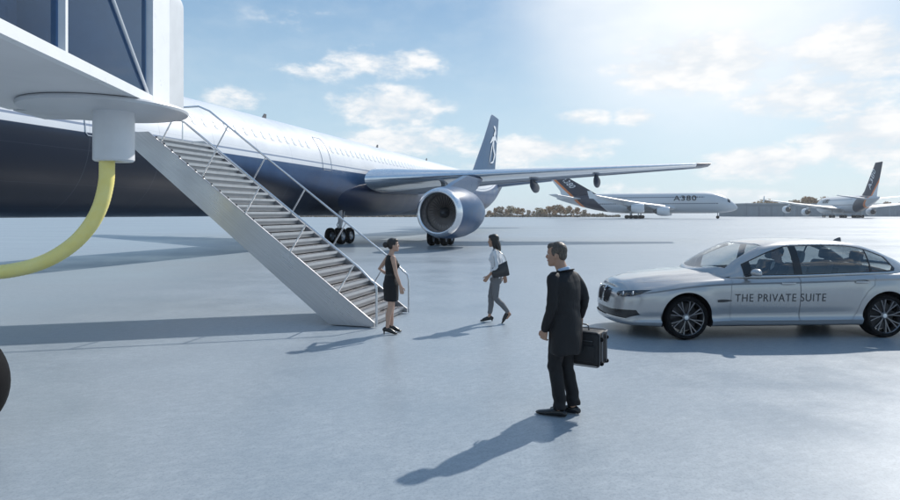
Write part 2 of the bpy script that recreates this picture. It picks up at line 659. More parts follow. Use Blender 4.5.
def airliner():
    base = nvec * D_AX + dvec * S0
    root = thing('airliner', 'large white and navy twin engine airliner filling the left, wing reaching to the right', 'airplane',
                 base, math.radians(90) - AX)
    # white over navy livery
    m = bpy.data.materials.new('airliner_paint')
    m.use_nodes = True
    t = NT(m.node_tree)
    p = t.n['Principled BSDF']
    oc = t.n.new('ShaderNodeTexCoord').outputs['Object']
    x, y, z = t.xyz(oc)
    up = t.m('MULTIPLY', t.ramp(x, 22, 52), 3.4)
    lim = t.m('ADD', 4.85, up)
    dz = t.m('SUBTRACT', z, lim)
    nz = t.noise(oc, .5, 5, .6)
    navy = t.mix(t.ramp(nz, .3, .7), (.020, .062, .150), (.034, .090, .200))
    navy = t.mix(t.ramp(t.m('SUBTRACT', z, t.ramp(x, -36, -12, 1.7, 0)), 2.9, 3.7), (.008, .014, .030), navy)  # belly colour goes near-black low down, reaching higher towards the nose
    white = t.mix(t.ramp(nz, .3, .7), (.70, .72, .75), (.75, .765, .79))
    c = t.mix(t.ramp(dz, -.012, .012), navy, white)
    line = t.m('MULTIPLY', t.ramp(dz, .22, .235), t.ramp(dz, .30, .315, 1, 0))
    c = t.mix(t.m('MULTIPLY', line, .8), c, (.10, .16, .28))
    # skin panel joints
    fx = t.m('FRACT', t.m('MULTIPLY', x, .31))
    j = t.ramp(t.m('ABSOLUTE', t.m('SUBTRACT', fx, .5)), .0, .006, 1, 0)
    ang = t.m('ARCTAN2', t.m('SUBTRACT', z, Z_AX), y)
    fa = t.m('FRACT', t.m('MULTIPLY', ang, 2.2))
    j2 = t.ramp(t.m('ABSOLUTE', t.m('SUBTRACT', fa, .5)), .0, .006, 1, 0)
    jj = t.m('MAXIMUM', j, j2)
    c = t.mix(t.m('MULTIPLY', jj, .38), c, (.12, .14, .18))
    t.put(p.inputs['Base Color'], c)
    t.put(p.inputs['Roughness'], t.ramp(nz, .3, .7, .3, .4))
    p.inputs['Specular IOR Level'].default_value = .35
    p.inputs['Coat Weight'].default_value = .08
    p.inputs['Coat Roughness'].default_value = .1
    # fuselage rings
    bm = bmesh.new()
    rings = []
    rad = [(4, .05), (4.3, .7), (5, 1.35), (6.2, 1.95), (8, 2.45), (10, 2.7), (12.5, RF), (76, RF), (80, 2.72), (85, 2.3), (90, 1.65), (95, .95), (98.5, .42), (99, .3)]
    zc = [(4, 4.1), (5, 4.2), (8, 4.5), (12.5, Z_AX), (76, Z_AX), (80, 4.87), (85, 5.27), (90, 5.85), (95, 6.45), (99, 6.9)]
    ss = [4, 4.1, 4.3, 4.6, 5, 5.6, 6.2, 7, 8, 9, 10, 11, 12.5] + list(np.arange(14, 76, 2.)) + list(np.arange(76, 99.1, 1.))
    for s in ss:
        r = cr(rad, s)
        zz = cr(zc, s)
        rings.append([Vector((s - S0, r * math.cos(2 * PI * k / 64), zz + r * math.sin(2 * PI * k / 64))) for k in range(64)])
    loft(bm, rings)
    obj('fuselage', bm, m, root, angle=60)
    # belly fairing
    bm = bmesh.new()
    rings = []
    for k in range(21):
        f = k / 20
        s = 31 + 27 * f
        h = math.sin(PI * f) ** .45 if 0 < f < 1 else 0.02
        rings.append([Vector((s - S0, (3.1 * h + .2) * math.cos(a), 3.6 + (1.72 * h) * math.sin(a))) for a in [2 * PI * q / 40 for q in range(40)]])
    loft(bm, rings)
    obj('belly_fairing', bm, M_navy, root, angle=80)

    # windows along the deck
    M_win = mat('cabin_window', (.88, .93, .98), .1, var=.02, spec=.8)
    M_line = mat('door_outline', (.38, .42, .48), .5)
    zwin = 6.15

    def patch(bm_, s, z0, hw, hh, off, side, n=10):
        vs = []
        for k in range(n * 2):
            a = 2 * PI * k / (n * 2)
            cx = abs(math.cos(a)) ** .6 * (1 if math.cos(a) >= 0 else -1) * hw
            cz = abs(math.sin(a)) ** .6 * (1 if math.sin(a) >= 0 else -1) * hh
            zz = z0 + cz
            yy = math.sqrt(max(0, (RF + off) ** 2 - (zz - Z_AX) ** 2))
            vs.append(bm_.verts.new((s + cx - S0, side * yy, zz)))
        bm_.faces.new(vs)
    doors = [16.5, 33.0, 62.5, 79.0]
    s = 13.5
    proto = None
    while s < 76:
        s += .74
        if any(abs(s - d) < 1.15 for d in doors):
            continue
        if proto is None:
            bm = bmesh.new()
            patch(bm, S0, zwin, .20, .26, .004, -1)
            patch(bm, S0, zwin, .145, .195, .010, -1)
            bm.faces.ensure_lookup_table()
            bm.faces[1].material_index = 1
            proto = obj('cabin_window', bm, [mat('window_surround', (.33, .38, .45), .5), M_win], root, smooth=False)
            proto.location.x = s - S0
        else:
            o = proto.copy()
            COL.objects.link(o)
            o.location.x = s - S0
    for d in doors[:3]:
        bm = bmesh.new()
        pts = []
        for (cx, cz) in ((-.55, -.9), (-.55, .8), (-.45, 1.0), (.45, 1.0), (.55, .8), (.55, -.9), (.45, -1.0), (-.45, -1.0), (-.55, -.9)):
            if pts:
                for q_ in range(1, 8):
                    ax_, az_ = lastp[0] + (cx - lastp[0]) * q_ / 8, lastp[1] + (cz - lastp[1]) * q_ / 8
                    zz = 5.75 + az_
                    pts.append((d + ax_ - S0, -math.sqrt((RF + .005) ** 2 - (zz - Z_AX) ** 2), zz))
            lastp = (cx, cz)
            zz = 5.75 + cz
            pts.append((d + cx - S0, -math.sqrt((RF + .005) ** 2 - (zz - Z_AX) ** 2), zz))
        tube(bm, pts, .018, 6)
        dr = obj('cabin_door', bm, M_line, root)
        bm = bmesh.new()
        patch(bm, d, 6.2, .11, .17, .006, -1)
        obj('door_window', bm, M_win, dr, smooth=False)
    # cockpit glass
    for side in (-1, 1):
        for a0, a1 in ((18, 38), (42, 60)):
            bm = bmesh.new()
            pts = []
            for s_, aa in ((5.9, a1), (6.9, a1), (7.1, a0), (5.9, a0)):
                r = cr(rad, s_) + .01
                q = math.radians(aa)
                pts.append(bm.verts.new((s_ - S0, side * r * math.cos(q), cr(zc, s_) + r * math.sin(q))))
            bm.faces.new(pts)
            obj('cockpit_window', bm, mat('cockpit_glass', (.02, .03, .04), .08), root, smooth=False)
    # small roof antennas
    for s_ in (30.5, 47, 60):
        bm = bmesh.new()
        prism(bm, [(-.25, 0), (.25, 0), (.28, .38), (.08, .38)], -.02, .02)
        o = obj('antenna', bm, mat('antenna_dark', (.1, .1, .11), .5), root)
        o.location = (s_ - S0, 0, Z_AX + RF - .03)

    # wings
    def af(n=22):
        up_ = []
        lo_ = []
        for k in range(n + 1):
            xx = (1 - math.cos(PI * k / n)) / 2
            th = 5 * .12 * (.2969 * math.sqrt(xx) - .126 * xx - .3516 * xx ** 2 + .2843 * xx ** 3 - .1036 * xx ** 4)
            cam_ = .02 * math.sin(PI * xx)
            up_.append((xx, cam_ + th))
            lo_.append((xx, cam_ - th * .95))
        return up_, lo_
    U, Lw = af()
    st = [(2.0, 36.4, 12.5, 4.35, 1.35), (3.2, 37.0, 11.8, 4.40, 1.3), (9.5, 40.9, 7.4, 4.84, 1.0), (18, 46.1, 4.9, 5.45, .95), (26.2, 51.15, 2.7, 6.02, .9), (26.75, 51.6, 2.1, 6.08, .6)]
    zl = [(a[0], a[3]) for a in st]

    def wing(side):
        m_wing = mat('wing_skin', (.075, .135, .235), .38, 0., var=.08, scale=.7, spec=.35)
        m_le = mat('slat_metal', (.78, .80, .83), .18, .85, var=.04)

        def sec(b, i0, i1, grow=1.0, off=0):
            # interpolate station
            for q in range(len(st) - 1):
                if st[q][0] <= b <= st[q + 1][0]:
                    f = (b - st[q][0]) / (st[q + 1][0] - st[q][0])
                    v = [st[q][r] * (1 - f) + st[q + 1][r] * f for r in range(5)]
            _, le, ch, z0, tk = v
            incid = math.radians(3.2)
            pts = [U[i] for i in range(i1, i0 - 1, -1)] + [Lw[i] for i in range(max(i0, 1), i1 + 1)]
            out = []
            for (xx, zz) in pts:
                X = xx * ch
                Z = zz * ch * tk
                out.append(Vector((le + X * math.cos(incid) + Z * math.sin(incid) - S0 - off, side * b, z0 + Z * math.cos(incid) - X * math.sin(incid))))
            return out
        bs = [2.0, 3.2, 6, 9.5, 13, 18, 22, 25.6]
        bm = bmesh.new()
        loft(bm, [sec(b, 8, 22) for b in bs])
        wg = obj('wing', bm, m_wing, root, angle=35)
        bm = bmesh.new()
        loft(bm, [sec(b, 0, 8, off=.002) for b in [3.4, 6, 9.5, 13, 18, 22, 25.6]])
        obj('leading_edge', bm, m_le, wg, angle=35)
        bm = bmesh.new()
        loft(bm, [sec(b, 0, 22) for b in (25.61, 26.2, 26.5, 26.75)])
        obj('wing_tip', bm, mat('tip_dark', (.02, .04, .09), .3), wg, angle=35)
        # ailerons and flap gaps: thin dark lines under the wing
        bm = bmesh.new()
        for b0, b1, fr in ((4, 18, .74), (18.6, 25, .76)):
            pts = []
            for b in np.linspace(b0, b1, 6):
                s_ = sec(b, 0, 22)
                ti = len(s_) - 1
                le_, te_ = min(s_, key=lambda v: v.x), max(s_, key=lambda v: v.x)
                low = [v for v in s_[23:]]
                tgt = le_.x + (te_.x - le_.x) * fr
                vv = min(low, key=lambda v: abs(v.x - tgt))
                pts.append((vv.x, vv.y, vv.z - .002))
            tube(bm, pts, .02, 5)
        obj('flap_gap', bm, M_dark, wg)
        # flap track fairings
        for b, L in ((7.2, 5.2), (13.2, 3.6), (18.0, 3.0)):
            s_ = sec(b, 0, 22)
            te = max(s_, key=lambda v: v.x)
            bm = bmesh.new()
            rr = .46 if b > 10 else .5
            pts = [(te.x - L * .85, te.y, te.z + .02), (te.x - L * .6, te.y, te.z - rr * .8), (te.x - L * .25, te.y, te.z - rr * 1.15), (te.x + L * .08, te.y, te.z - rr * 1.2), (te.x + L * .2, te.y, te.z - rr * .9)]
            tube(bm, pts, [(.03, .03), (rr * .5, rr * .8), (rr * .62, rr), (rr * .45, rr * .8), (.03, .05)], 16, smooth_path=4, round_ends=False)
            obj('flap_fairing', bm, mat('fairing_blue', (.022, .04, .075), .45, 0., spec=.3), wg)
        # tip light
        bm = bmesh.new()
        ellipsoid(bm, (51.7 - S0, side * 26.55, 6.09), (.2, .09, .07), u=10, v=6)
        obj('tip_light', bm, glass_mat('lamp_glass', (.6, .7, .8)), wg)
        if side > 0:
            return      # the far side engine cannot be seen in the photo
        # engine
        eb, es, ez = 9.9, 32.8, 2.16
        M = Matrix.Translation((es - S0, side * eb, ez)) @ Matrix.Rotation(math.radians(-90 + side * 7), 4, 'Z')
        # axial along +Y local -> +X (aft)
        bm = bmesh.new()
        lathe(bm, [(.40, 1.44), (1.0, 1.53), (2.0, 1.58), (3.0, 1.54), (4.0, 1.40), (4.9, 1.15), (4.92, 1.10), (4.5, 1.06), (3.6, 1.0)], M, 56)
        eng = obj('engine', bm, mat('nacelle_blue', (.032, .085, .175), .36, var=.1, scale=1.5, spec=.35), root, angle=50)
        bm = bmesh.new()
        lathe(bm, [(.41, 1.445), (.2, 1.39), (.07, 1.32), (0, 1.24), (.02, 1.18), (.14, 1.12), (.4, 1.09), (.8, 1.11)], M, 56)
        obj('intake_ring', bm, mat('intake_metal', (.80, .80, .82), .2, .95, var=.03), eng, angle=70)
        bm = bmesh.new()
        lathe(bm, [(.8, 1.112), (1.5, 1.14), (1.5, .01)], M, 56)
        obj('intake_duct', bm, mat('duct_grey', (.10, .095, .095), .5), eng, angle=40)
        bm = bmesh.new()
        for k in range(34):
            a = 2 * PI * k / 34
            ca, sa = math.cos(a), math.sin(a)
            ring = []
            for r, tw, hw_ in ((.30, .25, .07), (.7, .75, .10), (1.125, 1.15, .125)):
                tv = Vector((-sa, 0, ca))
                ax_ = Vector((0, 1, 0))
                dv = tv * math.sin(tw) + ax_ * math.cos(tw)
                c0 = Vector((ca * r, 1.15, sa * r))
                ring.append((c0 - dv * hw_, c0 + dv * hw_))
            vs = [[bm.verts.new(M @ a_), bm.verts.new(M @ b_)] for a_, b_ in ring]
            for q in range(2):
                bm.faces.new((vs[q][0], vs[q][1], vs[q + 1][1], vs[q + 1][0]))
        obj('fan', bm, mat('fan_blade', (.30, .265, .25), .45, .4), eng, smooth=False)
        bm = bmesh.new()
        lathe(bm, [(.62, .01), (.66, .09), (.8, .2), (1.0, .29), (1.2, .34), (1.45, .35)], M, 24)
        obj('spinner', bm, mat('spinner_dark', (.03, .032, .036), .35), eng)
        bm = bmesh.new()
        lathe(bm, [(3.8, .9), (5.0, .72), (5.6, .5), (5.62, .45), (5.2, .40), (5.8, .2), (6.1, .03)], M, 32)
        obj('exhaust_nozzle', bm, mat('exhaust_metal', (.28, .26, .25), .4, .8), eng)
        # pylon
        bm = bmesh.new()
        prism(bm, [(es - S0 + .9, ez + 1.42), (es - S0 + 2.2, ez + 1.78), (es - S0 + 5.4, ez + 2.45), (es - S0 + 9.6, ez + 2.40), (es - S0 + 8.5, ez + 1.9), (es - S0 + 5.2, ez + .7), (es - S0 + 3.4, ez + .6)],
              side * (eb + .25) - .18, side * (eb + .25) + .18)
        obj('pylon', bm, mat('pylon_blue', (.06, .11, .20), .3), eng)
    wing(-1)
    wing(1)

    # fin
    m_fin = mat('fin_paint', (.035, .10, .195), .5, var=.08, scale=.4, spec=.2)
    bm = bmesh.new()

    def fsec(le, te, z, tk):
        out = []
        for (xx, s_) in ((0, 0), (.08, 1), (.3, 1.5), (.65, 1.1), (1, 0.08), (1, -.08), (.65, -1.1), (.3, -1.5), (.08, -1)):
            out.append(Vector((le + (te - le) * xx - S0, s_ * tk, z)))
        return out
    loft(bm, [fsec(77.0, 93.5, 6.6, .26), fsec(80.0, 94.0, 8.2, .24), fsec(86.5, 95.5, 13.2, .17), fsec(91.2, 97.0, 17.3, .11), fsec(91.9, 97.1, 17.6, .05)])
    fin = obj('tail_fin', bm, m_fin, root, angle=50)
    # white crane-like brush emblem on both faces
    bm = bmesh.new()

    def fx(u_, v_):
        z_ = 9.6 + v_ * 6.2
        s_ = 86.9 + u_ * 5.4 + (z_ - 9) * .55 - S0
        return s_, z_
    strokes = [[(.30, 1.0, .03), (.55, .96, .10), (.62, .86, .12), (.45, .76, .06)],
               [(.10, .52, .02), (.35, .66, .09), (.66, .72, .10), (.92, .62, .03)],
               [(.52, .84, .05), (.50, .60, .10), (.58, .42, .10), (.84, .28, .09), (.70, .08, .05), (.40, .03, .02)],
               [(.46, .62, .04), (.34, .42, .07), (.30, .2, .04), (.26, .02, .02)]]
    for y_ in (-.21, .21):
        for sgn in (1,):
            for stp in strokes:
                L_, R_ = [], []
                dense = []
                for q in range(len(stp) - 1):
                    for k in range(5):
                        f = k / 5
                        dense.append([stp[q][r] * (1 - f) + stp[q + 1][r] * f for r in range(3)])
                dense.append(list(stp[-1]))
                for q, (a, b, wd) in enumerate(dense):
                    a2, b2 = dense[min(q + 1, len(dense) - 1)][:2]
                    a1, b1 = dense[max(q - 1, 0)][:2]
                    dx, dz = (a2 - a1) * 4.6, (b2 - b1) * 6.2
                    L = math.hypot(dx, dz) + 1e-6
                    nx_, nz_ = -dz / L, dx / L
                    s_, z_ = fx(a, b)
                    hw_ = wd * 3.6
                    off = (.245 - max(0, (z_ - 8.2)) * .011)
                    yy = off if y_ > 0 else -off
                    yy *= 1.55
                    L_.append(bm.verts.new((s_ + nx_ * hw_, yy, z_ + nz_ * hw_)))
                    R_.append(bm.verts.new((s_ - nx_ * hw_, yy, z_ - nz_ * hw_)))
                for q in range(len(L_) - 1):
                    bm.faces.new((L_[q], L_[q + 1], R_[q + 1], R_[q]))
    obj('emblem', bm, mat('emblem_white', (.8, .82, .85), .4), fin, smooth=False)
    # tailplanes
    for side in (-1, 1):
        bm = bmesh.new()
        r_ = []
        for b, le, ch, z_ in ((.8, 86.5, 6.2, 6.3), (9.2, 92.3, 2.6, 7.2)):
            r_.append([Vector((le + ch * xx - S0, side * b, z_ + zz * ch * .1)) for xx, zz in ((0, 0), (.1, .45), (.35, .6), (.7, .35), (1, 0.02), (.7, -.35), (.35, -.6), (.1, -.45))])
        loft(bm, r_)
        obj('tailplane', bm, mat('wing_skin', (.2, .27, .37)), root)

    # landing gear
    def gear(loc, top, wheels, rw, lab=None):
        bm = bmesh.new()
        tube(bm, [(loc[0], loc[1], rw), (loc[0] * .85 + top[0] * .15, loc[1] * .85 + top[1] * .15, rw + (top[2] - rw) * .3), top], [.11, .13, .19], 14)
        tube(bm, [(loc[0] + .1, loc[1], rw + .5), (top[0] + 1.0, top[1], top[2] - .1)], .07, 8)
        tube(bm, [(loc[0] - .05, loc[1], rw + .25), (loc[0] - .45, loc[1], rw + .75), (loc[0] - .1, loc[1], rw + 1.1)], .035, 6)
        xs = sorted({w_[0] for w_ in wheels})
        tube(bm, [(loc[0] + xs[0], loc[1], rw), (loc[0] + xs[-1] + .01, loc[1], rw)], .1, 10)
        for x_ in xs:
            ys = [w_[1] for w_ in wheels if w_[0] == x_]
            tube(bm, [(loc[0] + x_, loc[1] + min(ys), rw), (loc[0] + x_, loc[1] + max(ys), rw)], .07, 10)
        g_ = obj('landing_gear', bm, M_strut, root)
        for (x_, y_) in wheels:
            bm = bmesh.new()
            Mw = Matrix.Translation((loc[0] + x_, loc[1] + y_, rw))
            lathe(bm, [(-.12, rw * .55), (-.17, rw * .62), (-.19, rw * .8), (-.16, rw * .94), (-.08, rw), (0, rw * 1.0), (.08, rw), (.16, rw * .94), (.19, rw * .8), (.17, rw * .62), (.12, rw * .55)], Mw, 30)
            wh = obj('wheel', bm, M_tyre, g_, angle=60)
            bm = bmesh.new()
            lathe(bm, [(-.13, .01), (-.13, rw * .2), (-.07, rw * .3), (-.06, rw * .48), (-.13, rw * .56), (.13, rw * .56), (.06, rw * .48), (.07, rw * .3), (.13, rw * .2), (.13, .01)], Mw, 24)
            obj('rim', bm, M_hub, wh)
    # first gear under the fuselage, second under the wing behind the engine
    def loc_of(px, Y):
        P = Vector(((px - 450) / 600. * Y, Y, 0))
        return P.dot(dvec) - S0, -(nvec.dot(P) - D_AX) * -1
    for px, Y, kind in ((340, 41.6, 'centre'), (441, 39.8, 'wing')):
        lx, ly = loc_of(px, Y)
        if kind == 'centre':
            gear((lx, ly, 0), (lx, ly, 3.2), [(-.62, -.42), (.62, -.42), (-.62, .42), (.62, .42), (0, -.42), (0, .42)][:4], .56)
        else:
            gear((lx, ly, 0), (lx + 3.6, ly + .9, 4.5), [(-.66, -.44), (.66, -.44), (-.66, .44), (.66, .44)], .56)
    gear((12 - S0, 0, 0), (12 - S0, 0, 2.6), [(0, -.3), (0, .3)], .5)
    return root


airliner()


# ---------------------------------------------------------------- jet bridge
def bridge():
    ang = math.atan2(-.1077, .994)      # heading of the tunnel
    dr = Vector((-.1077, .9942, 0)).normalized()
    rt = Vector((dr.y, -dr.x, 0))
    O = Vector((-4.0, 0, 0))
    # local: x = right of tunnel, y = along tunnel (away from camera)
    root = thing('jet_bridge', 'white framed glazed jet bridge overhead at the top left corner', 'jet bridge', O + dr * 5.0, math.atan2(dr.y, dr.x) - PI / 2)
    Y0 = -5.0   # local y of O
    W = 2.6
    y_near, y_far = -11.0, 10.95 / .9942 + Y0
    y_end = 11.95 / .9942 + Y0
    zb, zt = 3.95, 6.65
    M_br = mat('bridge_white', (.80, .81, .82), .3, var=.02)
    M_sof = mat('bridge_soffit', (.72, .72, .73), .5, var=.05, scale=.8)
    bm = bmesh.new()
    # soffit / floor
    box(bm, -W + .06, -.06, y_near, y_end - .02, zb + .005, zb + .14)
    obj('floor_pan', bm, M_sof, root, smooth=False)
    # frame of the right wall and the left wall
    posts = [7.43 / .9942 + Y0]
    q = posts[0]
    while q > y_near + 2:
        q -= 2.9
        posts.append(q)
    for side, name in ((0, 'wall_frame'), (-W, 'wall_frame')):
        bm = bmesh.new()
        x0, x1 = side - .06 if side else -.06, side + .06 if side else .06
        if side:
            x0, x1 = -W - .06, -W + .06
        box(bm, x0, x1, y_near, y_far, zb, zb + .15)
        box(bm, x0, x1, y_near, y_far, zt - .18, zt)
        box(bm, x0 - .003, x1 + .003, y_far - .78, y_far + .002, zb - .003, zt + .003)
        for p in posts:
            box(bm, x0 + .004, x1 - .004, p - .03, p + .03, zb + .15, zt - .18)
        # diagonals
        edges = [y_far - .8] + posts
        for k in range(len(edges) - 1):
            a, b = edges[k], edges[k + 1]
            if k % 2 == 0:
                xm = (x0 + x1) / 2
                tube(bm, [(xm, a, zb + .15), (xm, b, zt - .18)], .024, 8)
        fr = obj(name, bm, M_br, root, smooth=True)
        for k in range(len(edges) - 1):
            a, b = edges[k], edges[k + 1]
            bm = bmesh.new()
            xm = x0 + .03 if side == 0 else x1 - .03
            vs = [bm.verts.new(q_) for q_ in ((xm, b + .031, zb + .15), (xm, a - .031, zb + .15), (xm, a - .031, zt - .18), (xm, b + .031, zt - .18))]
            bm.faces.new(vs)
            obj('glass_panel', bm, glass_mat('bridge_glass', (.32, .48, .70), .02, 1.35, (.62, .78, .96)), fr, smooth=False)
    # end cab wall section with rounded edge
    bm = bmesh.new()
    prof = []
    for k in range(9):
        a = PI / 2 * k / 8
        prof.append((-.30 + .30 * math.sin(a), zt - .15 - .30 + .30 * math.cos(a)))
    # outline in (x,z): closed shell end section
    outl = [(-W, zb - .02), (-.01, zb - .02), (-.01, zt - .5)]
    for k in range(1, 8):
        a = PI / 2 * k / 8
        outl.append((-.41 + .40 * math.cos(a), zt - .5 + .40 * math.sin(a)))
    outl += [(-.41, zt - .1), (-W + .4, zt - .1)]
    for k in range(1, 8):
        a = PI / 2 * k / 8
        outl.append((-W + .4 - .4 * math.sin(a), zt - .5 + .4 * math.cos(a)))
    outl.append((-W, zt - .5))
    prism(bm, outl, y_far + .004, y_end)
    obj('end_section', bm, M_grey_panel, root, angle=30)
    # roof
    bm = bmesh.new()
    box(bm, -W - .05, .05, y_near, y_far - .01, zt + .004, zt + .16, bev=.03)
    obj('roof', bm, M_br, root)
    # interior things seen through the glass
    bm = bmesh.new()
    box(bm, -W + .1, -.1, y_near + .1, y_far, zt - .06, zt - .02)
    obj('ceiling', bm, mat('ceiling_blue', (.10, .19, .32), .5), root, smooth=False)
    bm = bmesh.new()
    box(bm, -W + .12, -.12, y_near + .1, y_far, zb + .141, zb + .17)
    obj('floor_carpet', bm, mat('carpet_blue', (.06, .08, .12), .9), root, smooth=False)
    bm = bmesh.new()
    box(bm, -W + .15, -W + .3, posts[0] - 5.0, posts[0] - .9, zb + .171, zt - .2)
    obj('inner_panel', bm, mat('inner_panel', (.22, .30, .38), .4), root, smooth=False)
    # round turntable plate and drum
    c = Vector((-5.98, 10.45, 0))
    rel = c - (O + dr * 5.0)
    lc = Vector((rel.dot(rt), rel.dot(dr), 0))
    bm = bmesh.new()
    MM = Matrix.Translation((lc.x, lc.y, 0)) @ Matrix.Rotation(math.radians(90), 4, 'X')
    lathe(bm, [(3.947, .0), (3.947, 1.27), (3.94, 1.30), (3.91, 1.315), (3.87, 1.30), (3.862, 1.27), (3.862, .0)], MM, 72)
    obj('turntable_plate', bm, mat('plate_grey', (.62, .63, .65), .38, .1, var=.05, scale=.9), root, angle=40)
    bm = bmesh.new()
    MM = Matrix.Translation((lc.x + .12, lc.y, 0)) @ Matrix.Rotation(math.radians(90), 4, 'X')
    lathe(bm, [(3.87, .325), (3.03, .325), (3.005, .30), (3.005, .16), (3.03, .15), (3.2, .14)], MM, 48)
    obj('hose_drum', bm, mat('drum_grey', (.74, .75, .77), .4, var=.03), root, angle=40)
    drum_w = c + rt * .12
    # drive leg with wheel beside the camera's left edge
    wp = Vector((-4.62, 5.45, 0))
    rel = wp - (O + dr * 5.0)
    lw = Vector((rel.dot(rt), rel.dot(dr), 0))
    bm = bmesh.new()
    box(bm, lw.x - 1.0, lw.x - .7, lw.y + .18, lw.y + .46, .55, 3.95, bev=.02)
    box(bm, lw.x - 2.3, lw.x + .05, lw.y + .22, lw.y + .42, .45, .65, bev=.02)
    for dx in (0, -2.2):
        tube(bm, [(lw.x + dx, lw.y, .54), (lw.x + dx, lw.y + .3, .54)], .07, 12)
    leg = obj('drive_leg', bm, M_grey_panel, root)
    for dx in (0, -2.2):
        bm = bmesh.new()
        MM = Matrix.Translation((lw.x + dx, lw.y, .54))
        lathe(bm, [(-.12, .28), (-.15, .36), (-.16, .46), (-.12, .52), (-.04, .54), (.04, .54), (.12, .52), (.16, .46), (.15, .36), (.12, .28)], MM, 44)
        wh = obj('wheel', bm, M_tyre, leg, angle=60)
        bm = bmesh.new()
        lathe(bm, [(-.1, .01), (-.1, .1), (-.05, .2), (-.12, .285), (.12, .285), (.05, .2), (.1, .1), (.1, .01)], MM, 30)
        obj('rim', bm, M_hub, wh)
    # support column far end, out of frame towards the terminal
    # hose
    m = bpy.data.materials.new('yellow_hose')
    m.use_nodes = True
    t = NT(m.node_tree)
    p = t.n['Principled BSDF']
    oc = t.n.new('ShaderNodeTexCoord').outputs['Object']
    nz = t.noise(oc, 5, 5, .6)
    t.put(p.inputs['Base Color'], t.mix(t.ramp(nz, .3, .7), (.97, .83, .26), (.98, .87, .34)))
    p.inputs['Roughness'].default_value = .45
    bm = bmesh.new()
    Yd = drum_w.y
    pts = []
    for px, py, dy in ((107, 150, 0), (107, 166, 0), (106, 184, 0), (100, 207, 0), (89, 227, 0), (72, 245, 0), (48, 260, .0), (20, 269, .0), (-15, 272, 0), (-60, 262, .05), (-110, 235, .1)):
        Y = Yd + dy
        pts.append(Vector(((px - 450) / 600. * Y, Y, CAM_H + (213.5 - py) / 600. * Y)))
    pts[0].x = pts[1].x
    # ribbed tube
    dense = []
    n = len(pts)
    for i in range(n - 1):
        p0, p1, p2, p3 = pts[max(i - 1, 0)], pts[i], pts[i + 1], pts[min(i + 2, n - 1)]
        for k in range(14):
            u = k / 14
            dense.append(.5 * ((2 * p1) + (p2 - p0) * u + (2 * p0 - 5 * p1 + 4 * p2 - p3) * u * u + (3 * p1 - p0 - 3 * p2 + p3) * u ** 3))
    base = pts[2].copy()
    base.z = 0
    rr = [.122 + (.0035 if k % 2 else 0) for k in range(len(dense))]
    tube(bm, [q - base for q in dense], rr, 24)
    o = obj('air_hose', bm, m, None, angle=80)
    o.location = base
    tag(o, 'thick yellow hose hanging in a curve from the grey drum', 'hose')


bridge()


